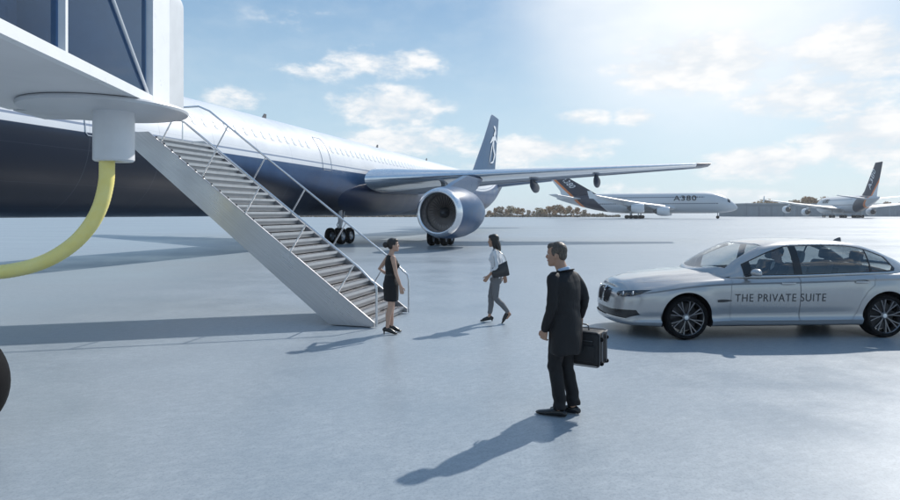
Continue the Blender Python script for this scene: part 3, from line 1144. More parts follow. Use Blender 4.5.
# ---------------------------------------------------------------- boarding stairs
def stairs():
    P = Vector((-1.45, 11.0, 0))
    # local x = across (along dvec), local y = climbing direction nvec
    root = thing('boarding_stairs', 'metal boarding stairs with railings climbing left towards the airliner', 'stairs', P, -AX)
    # local frame: rot z by -AX+... x_local -> (cos,-sin)
    # climbing = -x_local ; across = +y_local  (rotation of +16.5deg clockwise)
    W = 1.75
    n = 26
    H, L = 3.70, 5.02
    rise, run = H / n, L / n
    m_side = bpy.data.materials.new('brushed_side_panel')
    m_side.use_nodes = True
    t = NT(m_side.node_tree)
    p = t.n['Principled BSDF']
    oc = t.n.new('ShaderNodeTexCoord').outputs['Object']
    x, y, z = t.xyz(oc)
    along = t.m('SUBTRACT', t.m('MULTIPLY', z, .6), t.m('MULTIPLY', x, .8))
    acr = t.m('ADD', t.m('MULTIPLY', z, .8), t.m('MULTIPLY', x, .6))
    nz = t.noise(t.comb(t.m('MULTIPLY', along, 1.2), t.m('MULTIPLY', acr, 60), y), 1, 4, .6)
    nz2 = t.noise(oc, 1.3, 4, .6)
    t.put(p.inputs['Base Color'], t.mix(t.ramp(nz, .3, .7), (.44, .44, .455), (.53, .53, .55)))
    t.put(p.inputs['Roughness'], t.ramp(t.m('ADD', t.m('MULTIPLY', nz, .4), t.m('MULTIPLY', nz2, .6)), .35, .65, .26, .44))
    p.inputs['Metallic'].default_value = .9
    for k, y0 in ((0, 0.), (1, W - .05)):
        bm = bmesh.new()
        poly = [(0.06, 0.02), (0.06, .10), (-L, H + .10), (-L - 1.0, H + .10), (-L - 1.0, H - .12), (-L - .5, H - .12), (-.86, .02)]
        prism(bm, poly, y0, y0 + .05)
        # flange
        es = [e for e in bm.edges if abs(e.verts[0].co.y - e.verts[1].co.y) < 1e-5]
        bmesh.ops.bevel(bm, geom=es, offset=.008, segments=2, affect='EDGES')
        obj('side_panel', bm, m_side, root, angle=30)
    m_tr = mat('tread_metal', (.27, .27, .28), .45, .7, var=.2, scale=14)
    m_nose = mat('nosing_metal', (.50, .50, .51), .35, .9)
    tr0 = None
    for k in range(n):
        zt = rise * (k + 1)
        x1 = -run * k
        if tr0 is None:
            bm = bmesh.new()
            box(bm, -run - .045, 0, .052, W - .052, -.035, 0)
            # anti-slip ribs
            for q in range(5):
                box(bm, -run * (q + 1) / 6 - .008, -run * (q + 1) / 6 + .008, .08, W - .08, 0.0005, .006)
            tr0 = obj('tread', bm, m_tr, root, smooth=False, loc=(x1, 0, zt))
            bm = bmesh.new()
            box(bm, -.012, .004, .056, W - .056, -.05, .004)
            ns = obj('tread_nosing', bm, m_nose, tr0, smooth=False)
            bm = bmesh.new()
            box(bm, -.03, -.022, .056, W - .056, -rise + .02, -.036)
            rs = obj('riser', bm, mat('riser_metal', (.30, .30, .31), .4, .7), tr0, smooth=False)
        else:
            c = copy_tree(tr0, root)
            c.location = (x1, 0, zt)
    bm = bmesh.new()
    box(bm, -L - 1.0, -L - run * .0 - .05, .052, W - .052, H - .04, H + .002)
    obj('landing', bm, m_tr, root, smooth=False)
    # underside pan, so the stair is closed from below
    bm = bmesh.new()
    prism(bm, [(-.9, .06), (-L - .5, H - .10), (-L - .5, H - .07), (-.9, .09)], .055, W - .055)
    obj('bottom_pan', bm, M_grey_panel, root, smooth=False)
    # handrails
    sl_ = H / L
    for y0 in (.03, W - .03):
        bm = bmesh.new()
        hr = .86
        pts = [(.10, y0, .02), (.10, y0, hr - .16), (.07, y0, hr - .05), (-.03, y0, hr + .03)]
        pts += [(-L * f, y0, hr + .05 + H * f) for f in (.05, .25, .5, .75, .97)]
        pts += [(-L - .15, y0, H + hr + .06), (-L - .62, y0, H + hr + .06)]
        tube(bm, pts, .021, 10)
        # mid rail
        pts = [(.10, y0, .42), (-L * .03, y0, .47 + H * .03), (-L * .97, y0, .47 + H * .97), (-L - .15, y0, H + .49), (-L - .62, y0, H + .49)]
        if y0 < 1:
            pass
        hd = obj('handrail', bm, M_alu_light, root, angle=60)
        for f in (.14, .34, .54, .74, .94):
            bm = bmesh.new()
            xb = -L * f
            zb = H * f + .08
            tube(bm, [(xb, y0, zb), (xb + .36, y0, zb - .36 * sl_ + hr - .03)], .016, 8)
            obj('rail_post', bm, M_alu_light, hd, angle=60)
        bm = bmesh.new()
        tube(bm, [(-L - .6, y0, H + .05), (-L - .6, y0, H + hr + .05)], .016, 8)
        obj('rail_post', bm, M_alu_light, hd, angle=60)


stairs()
# ---------------------------------------------------------------- distant wide-body jets
def wide_jet(loc, rz, label, fin_k=1.):
    root = thing('wide_body_jet', label, 'airplane', loc, rz, 'parked double deck jets in the distance')
    # local x: nose at +36, tail at -36 ; y left/right ; z up
    m = bpy.data.materials.new('wide_jet_paint')
    m.use_nodes = True
    t = NT(m.node_tree)
    p = t.n['Principled BSDF']
    oc = t.n.new('ShaderNodeTexCoord').outputs['Object']
    x, y, z = t.xyz(oc)
    nz = t.noise(oc, .2, 4, .6)
    white = t.mix(nz, (.55, .56, .58), (.62, .63, .65))
    # dark rear sweep with an orange edge
    q = t.m('ADD', x, t.m('MULTIPLY', z, 1.05))          # slanted coordinate
    dk = t.m('MULTIPLY', t.ramp(q, -11.0, -10.8, 1, 0), t.ramp(q, -18.6, -18.4))
    og = t.m('MULTIPLY', t.ramp(q, -19.9, -19.7), t.ramp(q, -18.6, -18.4, 1, 0))
    c = t.mix(dk, white, (.014, .021, .045))
    c = t.mix(og, c, (.75, .22, .06))
    # rows of windows
    fx = t.m('ABSOLUTE', t.m('SUBTRACT', t.m('FRACT', t.m('MULTIPLY', x, 1.1)), .5))
    for zz, xa, xb in ((8.7, -16, 24), (6.1, -18, 29)):
        row = t.m('LESS_THAN', t.m('ABSOLUTE', t.m('SUBTRACT', z, zz)), .19)
        row = t.m('MULTIPLY', row, t.m('LESS_THAN', fx, .36))
        row = t.m('MULTIPLY', row, t.m('MULTIPLY', t.m('GREATER_THAN', x, xa), t.m('LESS_THAN', x, xb)))
        c = t.mix(t.m('MULTIPLY', row, 1.0), c, (.06, .08, .12))
    t.put(p.inputs['Base Color'], c)
    p.inputs['Roughness'].default_value = .3
    bm = bmesh.new()
    rings = []
    prof = [(36.3, .05, .05, 4.3), (36, .7, .6, 4.4), (35, 1.5, 1.5, 4.7), (33, 2.4, 2.6, 5.3), (30.5, 3.1, 3.5, 5.9), (27, 3.5, 4.05, 6.25), (22, 3.57, 4.2, 6.35), (-8, 3.57, 4.2, 6.35), (-16, 3.3, 3.8, 6.75), (-24, 2.4, 2.8, 7.5), (-31, 1.3, 1.6, 8.3), (-36, .35, .5, 8.9)]
    px = sorted([(a[0], a) for a in prof])
    xs = [36.3, 36, 35.5, 35, 34, 33, 31.7, 30.5, 29, 27, 24, 20, 14, 8, 2, -4, -8, -12, -16, -20, -24, -28, -31, -34, -36]
    for X in xs:
        ry = cr([(a[0], a[1]) for _, a in px], X)
        rzz = cr([(a[0], a[2]) for _, a in px], X)
        zc = cr([(a[0], a[3]) for _, a in px], X)
        rings.append([Vector((X, ry * math.cos(2 * PI * k / 36), zc + rzz * math.sin(2 * PI * k / 36))) for k in range(36)])
    loft(bm, rings)
    fus = obj('fuselage', bm, m, root, angle=60)
    # cockpit windows
    bm = bmesh.new()
    for k in (-2, -1, 0, 1, 2):
        a = math.radians(k * 24)
        yy = math.sin(a) * 2.2
        xx = 34.0 - abs(math.sin(a)) * 1.1
        vs = [bm.verts.new((xx + .1, yy - .38, 6.75)), bm.verts.new((xx + .1, yy + .38, 6.75)), bm.verts.new((xx - .5, yy + .36, 7.4)), bm.verts.new((xx - .5, yy - .36, 7.4))]
        bm.faces.new(vs)
    bm.free()
    bm = bmesh.new()
    X = 32.6
    ry, rzz, zc = cr([(a[0], a[1]) for _, a in px], X), cr([(a[0], a[2]) for _, a in px], X), cr([(a[0], a[3]) for _, a in px], X)
    strip = []
    for dx in (0, 1.0):
        row = []
        X = 32.5 + dx
        ry, rzz, zc = cr([(a[0], a[1]) for _, a in px], X) + .03, cr([(a[0], a[2]) for _, a in px], X) + .03, cr([(a[0], a[3]) for _, a in px], X)
        for k in range(13):
            a = math.radians(28 + k * (124 / 12))
            row.append(bm.verts.new((X, ry * math.cos(a), zc + rzz * math.sin(a))))
        strip.append(row)
    for k in range(12):
        bm.faces.new((strip[0][k], strip[0][k + 1], strip[1][k + 1], strip[1][k]))
    obj('windscreen', bm, mat('jet_windscreen', (.03, .035, .05), .15), fus, smooth=True)
    # lettering
    for side in (-1, 1):
        bm = text_bm('A380', 2.9, 0, 1.14, .03)
        wdt = max(v.co.x for v in bm.verts)
        for v in bm.verts:
            X, Z = v.co.x, v.co.y
            zz = 7.35 + Z * 1.0
            yy = 3.57 * math.sqrt(max(0, 1 - ((zz - 6.35) / 4.2) ** 2)) + .14
            if side < 0:
                v.co = (12.5 + X * 1.25, -yy, zz)
            else:
                v.co = (12.5 + (wdt - X) * 1.25, yy, zz)
        # thicken strokes
        obj('lettering', bm, mat('letter_dark', (.02, .02, .025), .7, spec=.1), fus, smooth=False)
    # wings
    def foil(le, ch, yb, z0, tk, s):
        out = []
        for xx, zz in ((0, 0), (.03, .35), (.1, .62), (.3, .95), (.55, .75), (.8, .35), (1, .02), (.8, -.12), (.55, -.35), (.3, -.5), (.1, -.4), (.03, -.25)):
            out.append(Vector((le - xx * ch, s * yb, z0 + zz * ch * tk)))
        return out
    mw = mat('jet_wing', (.66, .68, .70), .35, .1)
    for s in (-1, 1):
        bm = bmesh.new()
        loft(bm, [foil(14, 19, 2.4, 4.2, .1, s), foil(8.5, 14, 9, 4.9, .09, s), foil(-1.5, 8.3, 22, 6.5, .08, s), foil(-12.3, 3.8, 39, 8.6, .07, s), foil(-13.5, 2.6, 39.9, 8.9, .03, s)])
        wg = obj('wing', bm, mw, root, angle=50)
        bm = bmesh.new()
        prism(bm, [(-12.6, 7.4), (-15.6, 7.6), (-16.4, 10.4), (-15.0, 10.4)], s * 39.85 - .06, s * 39.85 + .06)
        obj('wing_fence', bm, mw, wg)
        for (ey, ex, ez, r_) in ((14.5, 11.3, 2.9, 1.75), (25.7, 2.6, 4.1, 1.7)):
            M = Matrix.Translation((ex, s * ey, ez)) @ Matrix.Rotation(math.radians(90), 4, 'Z')
            bm = bmesh.new()
            lathe(bm, [(0.3, r_ * .8), (0.05, r_ * .86), (0, r_ * .93), (.25, r_ * .99), (1.5, r_ * 1.05), (3.2, r_), (4.6, r_ * .8), (4.62, r_ * .75), (4.2, r_ * .72)], M, 28)
            e = obj('engine', bm, mat('jet_nacelle', (.68, .69, .71), .3), root, angle=50)
            bm = bmesh.new()
            lathe(bm, [(.3, r_ * .805), (1.2, r_ * .82), (1.2, .02)], M, 28)
            obj('intake', bm, M_dark, e)
            bm = bmesh.new()
            lathe(bm, [(4.2, r_ * .74), (5.2, r_ * .55), (5.9, r_ * .3), (6.4, .03)], M, 24)
            obj('exhaust_nozzle', bm, mat('jet_exhaust', (.07, .065, .065), .5), e)
            bm = bmesh.new()
            prism(bm, [(ex - 1.0, ez + r_ * .95), (ex - 6.2, ez + r_ * 1.55), (ex - 8.5, ez + r_ * 1.3), (ex - 5.5, ez + r_ * .5)], s * ey - .22, s * ey + .22)
            obj('pylon', bm, mat('jet_pylon', (.45, .46, .48), .4), e)
        # tailplane
        bm = bmesh.new()
        loft(bm, [foil(-24.5, 9.5, 1.0, 8.3, .07, s), foil(-32.5, 4.0, 15, 10.0, .06, s)])
        obj('tailplane', bm, mw, root, angle=50)
        # main gear
        for (gx, gy, nw) in ((-1.0, 6.2, 2), (-4.5, 2.6, 3)):
            bm = bmesh.new()
            tube(bm, [(gx, s * gy, .7), (gx, s * gy, 3.8)], .28, 10)
            g = obj('landing_gear', bm, M_strut, root)
            bm = bmesh.new()
            for k in range(nw):
                X = gx + (k - (nw - 1) / 2) * 1.65
                tube(bm, [(X, s * gy - .75, .7), (X, s * gy + .75, .7)], .12, 8)
            obj('axle', bm, M_strut, g)
            for k in range(nw):
                for dy in (-.68, .68):
                    X = gx + (k - (nw - 1) / 2) * 1.65
                    bm = bmesh.new()
                    lathe(bm, [(-.24, .3), (-.27, .5), (-.2, .66), (0, .7), (.2, .66), (.27, .5), (.24, .3)], Matrix.Translation((X, s * gy + dy, .7)), 20, cap=True)
                    obj('wheel', bm, M_tyre, g, angle=60)
    bm = bmesh.new()
    tube(bm, [(29, 0, .6), (29, 0, 3)], .2, 10)
    tube(bm, [(29, -.5, .6), (29, .5, .6)], .12, 8)
    g = obj('landing_gear', bm, M_strut, root)
    for dy in (-.45, .45):
        bm = bmesh.new()
        lathe(bm, [(-.2, .3), (-.23, .45), (-.15, .6), (0, .63), (.15, .6), (.23, .45), (.2, .3)], Matrix.Translation((29, dy, .63)), 20, cap=True)
        obj('wheel', bm, M_tyre, g, angle=60)
    # fin with livery
    mf = bpy.data.materials.new('wide_jet_fin')
    mf.use_nodes = True
    t = NT(mf.node_tree)
    p = t.n['Principled BSDF']
    oc = t.n.new('ShaderNodeTexCoord').outputs['Object']
    x, y, z = t.xyz(oc)
    te = t.m('ADD', x, t.m('MULTIPLY', z, 1.05))
    c = t.mix(t.ramp(te, -18.6, -18.4, 1, 0), (.014, .021, .045), (.75, .22, .06))
    c = t.mix(t.ramp(te, -19.9, -19.7, 1, 0), c, (.70, .71, .73))
    t.put(p.inputs['Base Color'], c)
    p.inputs['Roughness'].default_value = .5
    p.inputs['Specular IOR Level'].default_value = .2
    bm = bmesh.new()

    def fs(le, te_, z_, tk):
        return [Vector((le + (te_ - le) * a, b * tk, z_)) for a, b in ((0, 0), (.1, .7), (.35, 1), (.75, .6), (1, .05), (1, -.05), (.75, -.6), (.35, -1), (.1, -.7))]
    loft(bm, [fs(-17.5, -34.0, 9.6, .6), fs(-21.5, -34.6, 12.2, .55), fs(-31, -39.0, 22.5, .3), fs(-32.4, -39.6, 24.1, .2)])
    for v in bm.verts:
        if v.co.z > 12:
            v.co.z = 12 + (v.co.z - 12) * fin_k
    fin = obj('tail_fin', bm, mf, root, angle=50)
    for side in (-1, 1):
        bm = text_bm('A380', 4.2, 0, 1.06, .02)
        wdt = max(v.co.x for v in bm.verts)
        ca = Vector((-.62, .785))       # direction of the text along the swept fin (x, z)
        for v in bm.verts:
            a, b = v.co.x, v.co.y
            if side > 0:
                pp = Vector((-29.0, 12.4)) + Vector((-.50, .866)) * a + Vector((.866, .50)) * b
            else:
                pp = Vector((-34.6, 22.0)) + Vector((.50, -.866)) * a + Vector((.866, .50)) * b
            zz = pp.y
            tk = .64 - (zz - 9.6) * .028
            v.co = (pp.x, side * tk, zz if zz < 12 else 12 + (zz - 12) * fin_k)
        obj('lettering', bm, mat('letter_white', (.75, .76, .78), .5), fin, smooth=False)
    return root


wide_jet((80.7, 252, 0), math.radians(-22), 'grey double deck jet parked side on, A380 in dark letters behind its nose', .55)
wide_jet((192.5, 292, 0), math.radians(76), 'double deck jet seen from behind with tall dark tail fin, in front of hangars')


# ---------------------------------------------------------------- hangars and far trees
def hangar(x0, x1, y, h, label, col, depth=40, panels=9):
    root = thing('hangar', label, 'hangar', ((x0 + x1) / 2, y, 0), 0, 'low hangars on the horizon')
    L = x1 - x0
    bm = bmesh.new()
    box(bm, -L / 2, L / 2, 0, depth, 0, h)
    obj('wall', bm, mat('hangar_' + str(int(col[0] * 1000)), col, .6, var=.1, scale=.1), root, smooth=False)
    bm = bmesh.new()
    box(bm, -L / 2 - .5, L / 2 + .5, -.5, depth + .5, h + .01, h + .7)
    obj('roof', bm, mat('hangar_roof', (.34, .36, .38), .6), root, smooth=False)
    for k in range(panels):
        a = -L / 2 + L * (k + .08) / panels
        b = -L / 2 + L * (k + .92) / panels
        bm = bmesh.new()
        box(bm, a, b, -.12, -.01, 0, h * .82)
        for q in range(1, 4):
            xx = a + (b - a) * q / 4
            box(bm, xx - .1, xx + .1, -.2, -.121, 0, h * .82)
        obj('door', bm, mat('hangar_door', (.24, .265, .29), .5, var=.1, scale=.2), root, smooth=False)


hangar(195, 228, 395, 8.2, 'darker low hangar just right of the side-on jet nose', (.20, .225, .25), panels=4)
hangar(229, 330, 400, 8.0, 'long pale grey hangar behind the jet with the swept dark fin', (.30, .325, .35), panels=11)


def tree_meshes():
    out = []
    cols = [(.32, .18, .085), (.36, .23, .12), (.25, .155, .085), (.30, .225, .11)]
    for v in range(5):
        r = random.Random(40 + v)
        bm = bmesh.new()
        H = 1.0
        cl_ = []
        for k in range(9):
            a = r.uniform(0, 2 * PI)
            rr = r.uniform(.05, .42)
            zc = r.uniform(.35, .85)
            cl_.append((math.cos(a) * rr * (1.15 - zc * .5), math.sin(a) * rr * (1.15 - zc * .5), zc, r.uniform(.13, .24)))
        for (cx, cy, cz, cr_) in cl_:
            for k in range(70):
                d = Vector((r.gauss(0, 1), r.gauss(0, 1), r.gauss(0, .8)))
                d.normalize()
                pnt = Vector((cx, cy, cz)) + d * cr_ * r.uniform(.5, 1.08)
                s = r.uniform(.022, .05)
                q = Euler((r.uniform(0, 6), r.uniform(0, 6), r.uniform(0, 6))).to_matrix()
                vs = [bm.verts.new(pnt + q @ Vector(c)) for c in ((-s, -s * .6, 0), (s, -s * .7, 0), (s * .7, s, 0), (-s * .6, s * .8, 0))]
                f = bm.faces.new(vs)
                f.material_index = 0 if r.random() < .55 else 1
        me = bpy.data.meshes.new('crown')
        bm.to_mesh(me)
        bm.free()
        me.materials.append(mat('leaf_brown_%d' % (v % 4), cols[v % 4], .8, var=.3, scale=5))
        me.materials.append(mat('leaf_pale_%d' % (v % 3), [(.52, .38, .24), (.48, .32, .18), (.56, .45, .32)][v % 3], .8, var=.3, scale=5))
        bm = bmesh.new()
        tube(bm, [(0, 0, 0), (.01, 0, .2), (0, .01, .5), (.02, 0, .8)], [.035, .026, .016, .006], 8)
        for k in range(5):
            a = r.uniform(0, 6.28)
            z0 = r.uniform(.2, .55)
            tube(bm, [(0, 0, z0), (math.cos(a) * .15, math.sin(a) * .15, z0 + .15), (math.cos(a) * .28, math.sin(a) * .28, z0 + .26)], [.014, .01, .004], 6)
        mt = bpy.data.meshes.new('trunk')
        bm.to_mesh(mt)
        bm.free()
        mt.materials.append(mat('bark', (.10, .075, .055), .9))
        out.append((me, mt))
    return out


TM = tree_meshes()


def trees():
    r = random.Random(5)
    spots = []
    # left clump between the engine and the side-on jet
    for i, px in enumerate([490, 495, 500.5, 506, 511, 517, 522.5, 529, 534, 539.5, 545, 550, 555.5, 560, 566, 571, 577, 584]):
        hp = [7, 9, 11, 8, 12, 10, 9, 7.5, 6, 10, 8, 11, 13, 12, 10, 12, 10, 8][i]
        spots.append((px, hp, r.uniform(330, 390), 'left'))
    for i, px in enumerate([754, 764, 770, 777, 785, 793, 799, 806, 812, 818, 824, 829, 884, 890, 898]):
        hp = [11, 14, 12, 11, 10, 12, 14, 16, 15, 13, 15, 12, 12, 10, 11][i]
        spots.append((px, hp, 452 + r.uniform(0, 20), 'right'))
    words = ['rust brown', 'tawny', 'dark brown', 'yellow brown', 'rust brown']
    order = ['first', 'second', 'third', 'fourth', 'fifth', 'sixth', 'seventh', 'eighth', 'ninth', 'tenth', 'eleventh', 'twelfth', 'thirteenth', 'fourteenth', 'fifteenth', 'sixteenth', 'seventeenth', 'eighteenth']
    n = {'left': 0, 'right': 0}
    for i, (px, hp, Y, side) in enumerate(spots):
        h = (hp / 600.) * Y
        if side == 'right':
            h = max(10.8, h * 1.3)
        v = (i * 3 + 1) % 5
        if side == 'left':
            lab = '%s autumn tree, %s from the left in the row beyond the engine' % (words[v], order[n[side]])
            grp = 'horizon trees left of the side-on jet'
        else:
            lab = '%s tree behind the grey hangars, %s from the left of those' % (words[v], order[n[side]])
            grp = 'trees behind the far hangars'
        n[side] += 1
        root = thing('autumn_tree', lab, 'tree', ((px - 450) / 600. * Y, Y, 0), r.uniform(0, 6), grp)
        wf = r.uniform(.9, 1.35)
        root.scale = (h * wf, h * wf, h * 1.02)
        c = bpy.data.objects.new('crown', TM[v][0])
        link(c, root)
        t_ = bpy.data.objects.new('trunk', TM[v][1])
        link(t_, root)


trees()


def treeline():
    """low scrub strip along the field's far edge"""
    r = random.Random(9)
    bm = bmesh.new()
    for k in range(5200):
        px = r.uniform(300, 620)
        Y = r.uniform(345, 400)
        x = (px - 450) / 600. * Y
        hh = 1.2 + .7 * math.sin(px * .13) + .5 * math.sin(px * .41)
        z = r.uniform(0, max(.6, hh))
        s = r.uniform(.3, .75)
        q = Euler((r.uniform(0, 6), r.uniform(0, 6), r.uniform(0, 6))).to_matrix()
        vs = [bm.verts.new(Vector((x, Y, z)) + q @ Vector(c)) for c in ((-s, -s * .6, 0), (s, -s * .7, 0), (s * .7, s, 0), (-s * .6, s * .8, 0))]
        bm.faces.new(vs)
    o = obj('scrub', bm, mat('scrub_brown', (.22, .165, .11), .9, var=.4, scale=.3), None, smooth=False)
    tag(o, 'low brown scrub along the far edge of the airfield', 'scrub', kind='stuff')


treeline()
# ---------------------------------------------------------------- saloon car
def car():
    SC = 1.07
    # local: x from nose (0) to tail (5.21), y: -near side (towards camera) ... z up
    root = thing('saloon_car', 'silver grey saloon car with THE PRIVATE SUITE lettering on its doors', 'car', (5.75, 11.0, 0), math.radians(3.2), None, SC)
    X0 = 2.62           # local origin is at the car's middle
    NEAR = -1
    M_paint = bpy.data.materials.new('silver_car_paint')
    M_paint.use_nodes = True
    t = NT(M_paint.node_tree)
    p = t.n['Principled BSDF']
    oc = t.n.new('ShaderNodeTexCoord').outputs['Object']
    fl = t.noise(oc, 900, 2, .6)
    t.put(p.inputs['Base Color'], t.mix(fl, (.38, .38, .383), (.45, .45, .453)))
    p.inputs['Metallic'].default_value = .6
    p.inputs['Roughness'].default_value = .24
    p.inputs['Coat Weight'].default_value = .8
    p.inputs['Coat Roughness'].default_value = .04
    M_black = mat('gloss_black_trim', (.02, .02, .022), .18)
    M_gap = mat('panel_gap', (.11, .11, .115), .6)
    M_chrome = mat('car_chrome', (.80, .80, .82), .12, 1., var=.02)

    # plan outline (x, y) at full width
    plan = [(0.0, 0.0), (.012, .25), (.045, .46), (.12, .66), (.26, .81), (.50, .905), (.86, .94), (1.6, .925), (2.6, .935), (3.6, .945), (4.15, .945), (4.6, .915), (4.92, .84), (5.08, .72), (5.17, .48), (5.205, .25), (5.21, 0.0)]
    plan = [(x - .20 * max(0, 1 - x / .8), y) for x, y in plan]
    # chord length parameter
    cum = [0.]
    for a, b in zip(plan[:-1], plan[1:]):
        cum.append(cum[-1] + math.hypot(b[0] - a[0], b[1] - a[1]))
    kx = [(c, q[0]) for c, q in zip(cum, plan)]
    ky = [(c, q[1]) for c, q in zip(cum, plan)]
    T = cum[-1]

    def crs(keys, x):
        """plain catmull-rom for the outline, no flat spots"""
        xs = [k[0] for k in keys]
        i = 0
        while i < len(xs) - 2 and xs[i + 1] < x:
            i += 1
        x0, x1 = xs[i], xs[i + 1]
        h = x1 - x0
        tt = (x - x0) / h
        def sl_(j):
            a = max(j - 1, 0)
            b = min(j + 1, len(xs) - 1)
            return (keys[b][1] - keys[a][1]) / (xs[b] - xs[a])
        m0, m1 = sl_(i) * h, sl_(i + 1) * h
        y0, y1 = keys[i][1], keys[i + 1][1]
        return (2 * tt ** 3 - 3 * tt * tt + 1) * y0 + (tt ** 3 - 2 * tt * tt + tt) * m0 + (-2 * tt ** 3 + 3 * tt * tt) * y1 + (tt ** 3 - tt * tt) * m1

    zs_k = [(-.2, .76), (0, .76), (.12, .77), (.3, .79), (.55, .835), (.86, .885), (1.2, .915), (1.6, .935), (2.6, .955), (3.6, .985), (4.2, 1.0), (4.8, 1.0), (5.0, .99), (5.21, .98)]
    zc_k = [(-.20, .80), (-.13, .85), (-.05, .875), (.15, .905), (.4, .945), (.8, .985), (1.2, 1.02), (1.45, 1.042), (1.55, 1.048), (2.2, 1.06), (4.2, 1.08), (4.7, 1.105), (5.0, 1.10), (5.12, 1.09), (5.18, 1.06), (5.21, 1.02)]
    side_in = [(0, .11), (.035, .045), (.07, .03), (.13, .016), (.17, .040), (.24, .050), (.36, .032), (.5, .014), (.65, .002), (.80, .002), (.885, .013), (.925, -.003), (.95, .010), (.975, .028), (1, .05)]
    front_in = [(0, .16), (.04, .07), (.10, .02), (.2, .0), (.36, .0), (.46, .012), (.6, .018), (.75, .03), (.88, .055), (1, .12)]
    rear_in = [(0, .16), (.05, .06), (.2, .01), (.45, .0), (.6, .02), (.8, .015), (.93, .01), (1, .05)]
    fr = [0, .018, .035, .052, .07, .10, .13, .15, .17, .20, .24, .30, .36, .43, .5, .57, .65, .72, .80, .845, .885, .91, .925, .94, .955, .975, 1.0]
    kk = [.03, .07, .11, .16, .22, .28, .35, .43, .52, .62, .72, .82, .91, 1.0]
    NT_ = 190
    ts = [T * i / NT_ for i in range(NT_ + 1)]
    # finer at the round ends
    rows = []
    for tt in ts:
        x = crs(kx, tt)
        y = max(0, crs(ky, tt))
        e = 1e-3
        dx = crs(kx, min(T, tt + e)) - crs(kx, max(0, tt - e))
        dy = crs(ky, min(T, tt + e)) - crs(ky, max(0, tt - e))
        L = math.hypot(dx, dy) + 1e-9
        nx, ny = -dy / L, dx / L
        if tt < .1:
            nx, ny = -1, 0 if tt == 0 else ny
        if tt > T - .001:
            nx, ny = 1, 0
        wf = max(0, -nx) ** 1.3
        wr = max(0, nx) ** 1.3
        wsd = 1 - wf - wr
        zs = cr(zs_k, x)
        zb = .20 - .02 * wf + .06 * wr + .0
        row = []
        for f in fr:
            ins = side_in_v = cr(side_in, f) * wsd + cr(front_in, f) * wf + cr(rear_in, f) * wr
            z = zb + (zs - zb) * f
            # wheel arch flare
            fl_ = 0
            for xc in (.86, 4.07):
                dd = math.hypot(x - xc, z - .36)
                fl_ = max(fl_, math.exp(-((dd - .40) / .10) ** 2) * .022)
                if dd < .40:
                    fl_ = max(fl_, .022)
            ins -= fl_ * wsd * (1 if f < .95 else 0.3)
            row.append(Vector((x - nx * ins, max(0, y - ny * ins), z)))
        xs_, ys_, zsh = row[-1].x, row[-1].y, row[-1].z
        zc = cr(zc_k, x)
        if zc < zsh + .005:
            zc = zsh + .005
        for k in kk:
            rise = 1 - (1 - k) ** 2.6
            zz = zsh + (zc - zsh) * rise
            # bonnet crease lines running back from the grille
            yy = ys_ * (1 - k)
            if x < 1.7:
                cre = .30 + .30 * max(0, min(1, x / 1.5))
                zz += .014 * math.exp(-((yy - cre) / .045) ** 2) * max(0, min(1, x / .25)) * (1 if k > .05 else 0)
            row.append(Vector((xs_ + 0 * k, yy, zz)))
        rows.append(row)
    bm = bmesh.new()
    cen = {}
    sides = []
    for s in (-1, 1):
        V = []
        for row in rows:
            vr = []
            for q in row:
                key = (round(q.x, 5), round(q.z, 5))
                if q.y < 1e-6:
                    if key not in cen:
                        cen[key] = bm.verts.new((q.x, 0, q.z))
                    vr.append(cen[key])
                else:
                    vr.append(bm.verts.new((q.x, s * q.y, q.z)))
            V.append(vr)
        sides.append(V)
        for i in range(len(V) - 1):
            for j in range(len(V[0]) - 1):
                q = [V[i][j], V[i + 1][j], V[i + 1][j + 1], V[i][j + 1]]
                if s > 0:
                    q = q[::-1]
                u = []
                for v in q:
                    if v not in u:
                        u.append(v)
                if len(u) >= 3:
                    try:
                        bm.faces.new(u)
                    except ValueError:
                        pass
    bmesh.ops.remove_doubles(bm, verts=bm.verts[:], dist=2e-4)
    bmesh.ops.recalc_face_normals(bm, faces=bm.faces[:])
    # cabin opening under the glasshouse
    kill = [f for f in bm.faces if f.normal.z > .3 and 1.78 < f.calc_center_median().x < 4.3 and abs(f.calc_center_median().y) < .76]
    bmesh.ops.delete(bm, geom=kill, context='FACES')
    bm.normal_update()

    def sidef(s, zt=2, lim=.55):
        def f_(f):
            c = f.calc_center_median()
            return c.y * s > lim and f.normal.y * s > .25 and c.z < zt
        return f_

    def circ(cx, cz, r, n=36, a0=0, a1=2 * PI):
        return [(cx + r * math.cos(a0 + (a1 - a0) * k / n), cz + r * math.sin(a0 + (a1 - a0) * k / n)) for k in range(n)]
    WH = .345
    for s in (-1, 1):
        for xc in (.86, 4.07):
            poly = [(xc + .395 * math.cos(PI * k / 24), .35 + .395 * math.sin(PI * k / 24)) for k in range(25)] + [(xc - .40, .05), (xc + .40, .05)]
            ff = carve(bm, poly, (0, 2), lambda f, s=s: f.calc_center_median().y * s > .5 and f.calc_center_median().z < .80)
            bmesh.ops.delete(bm, geom=ff, context='FACES')
            bm.normal_update()

    parts = {}

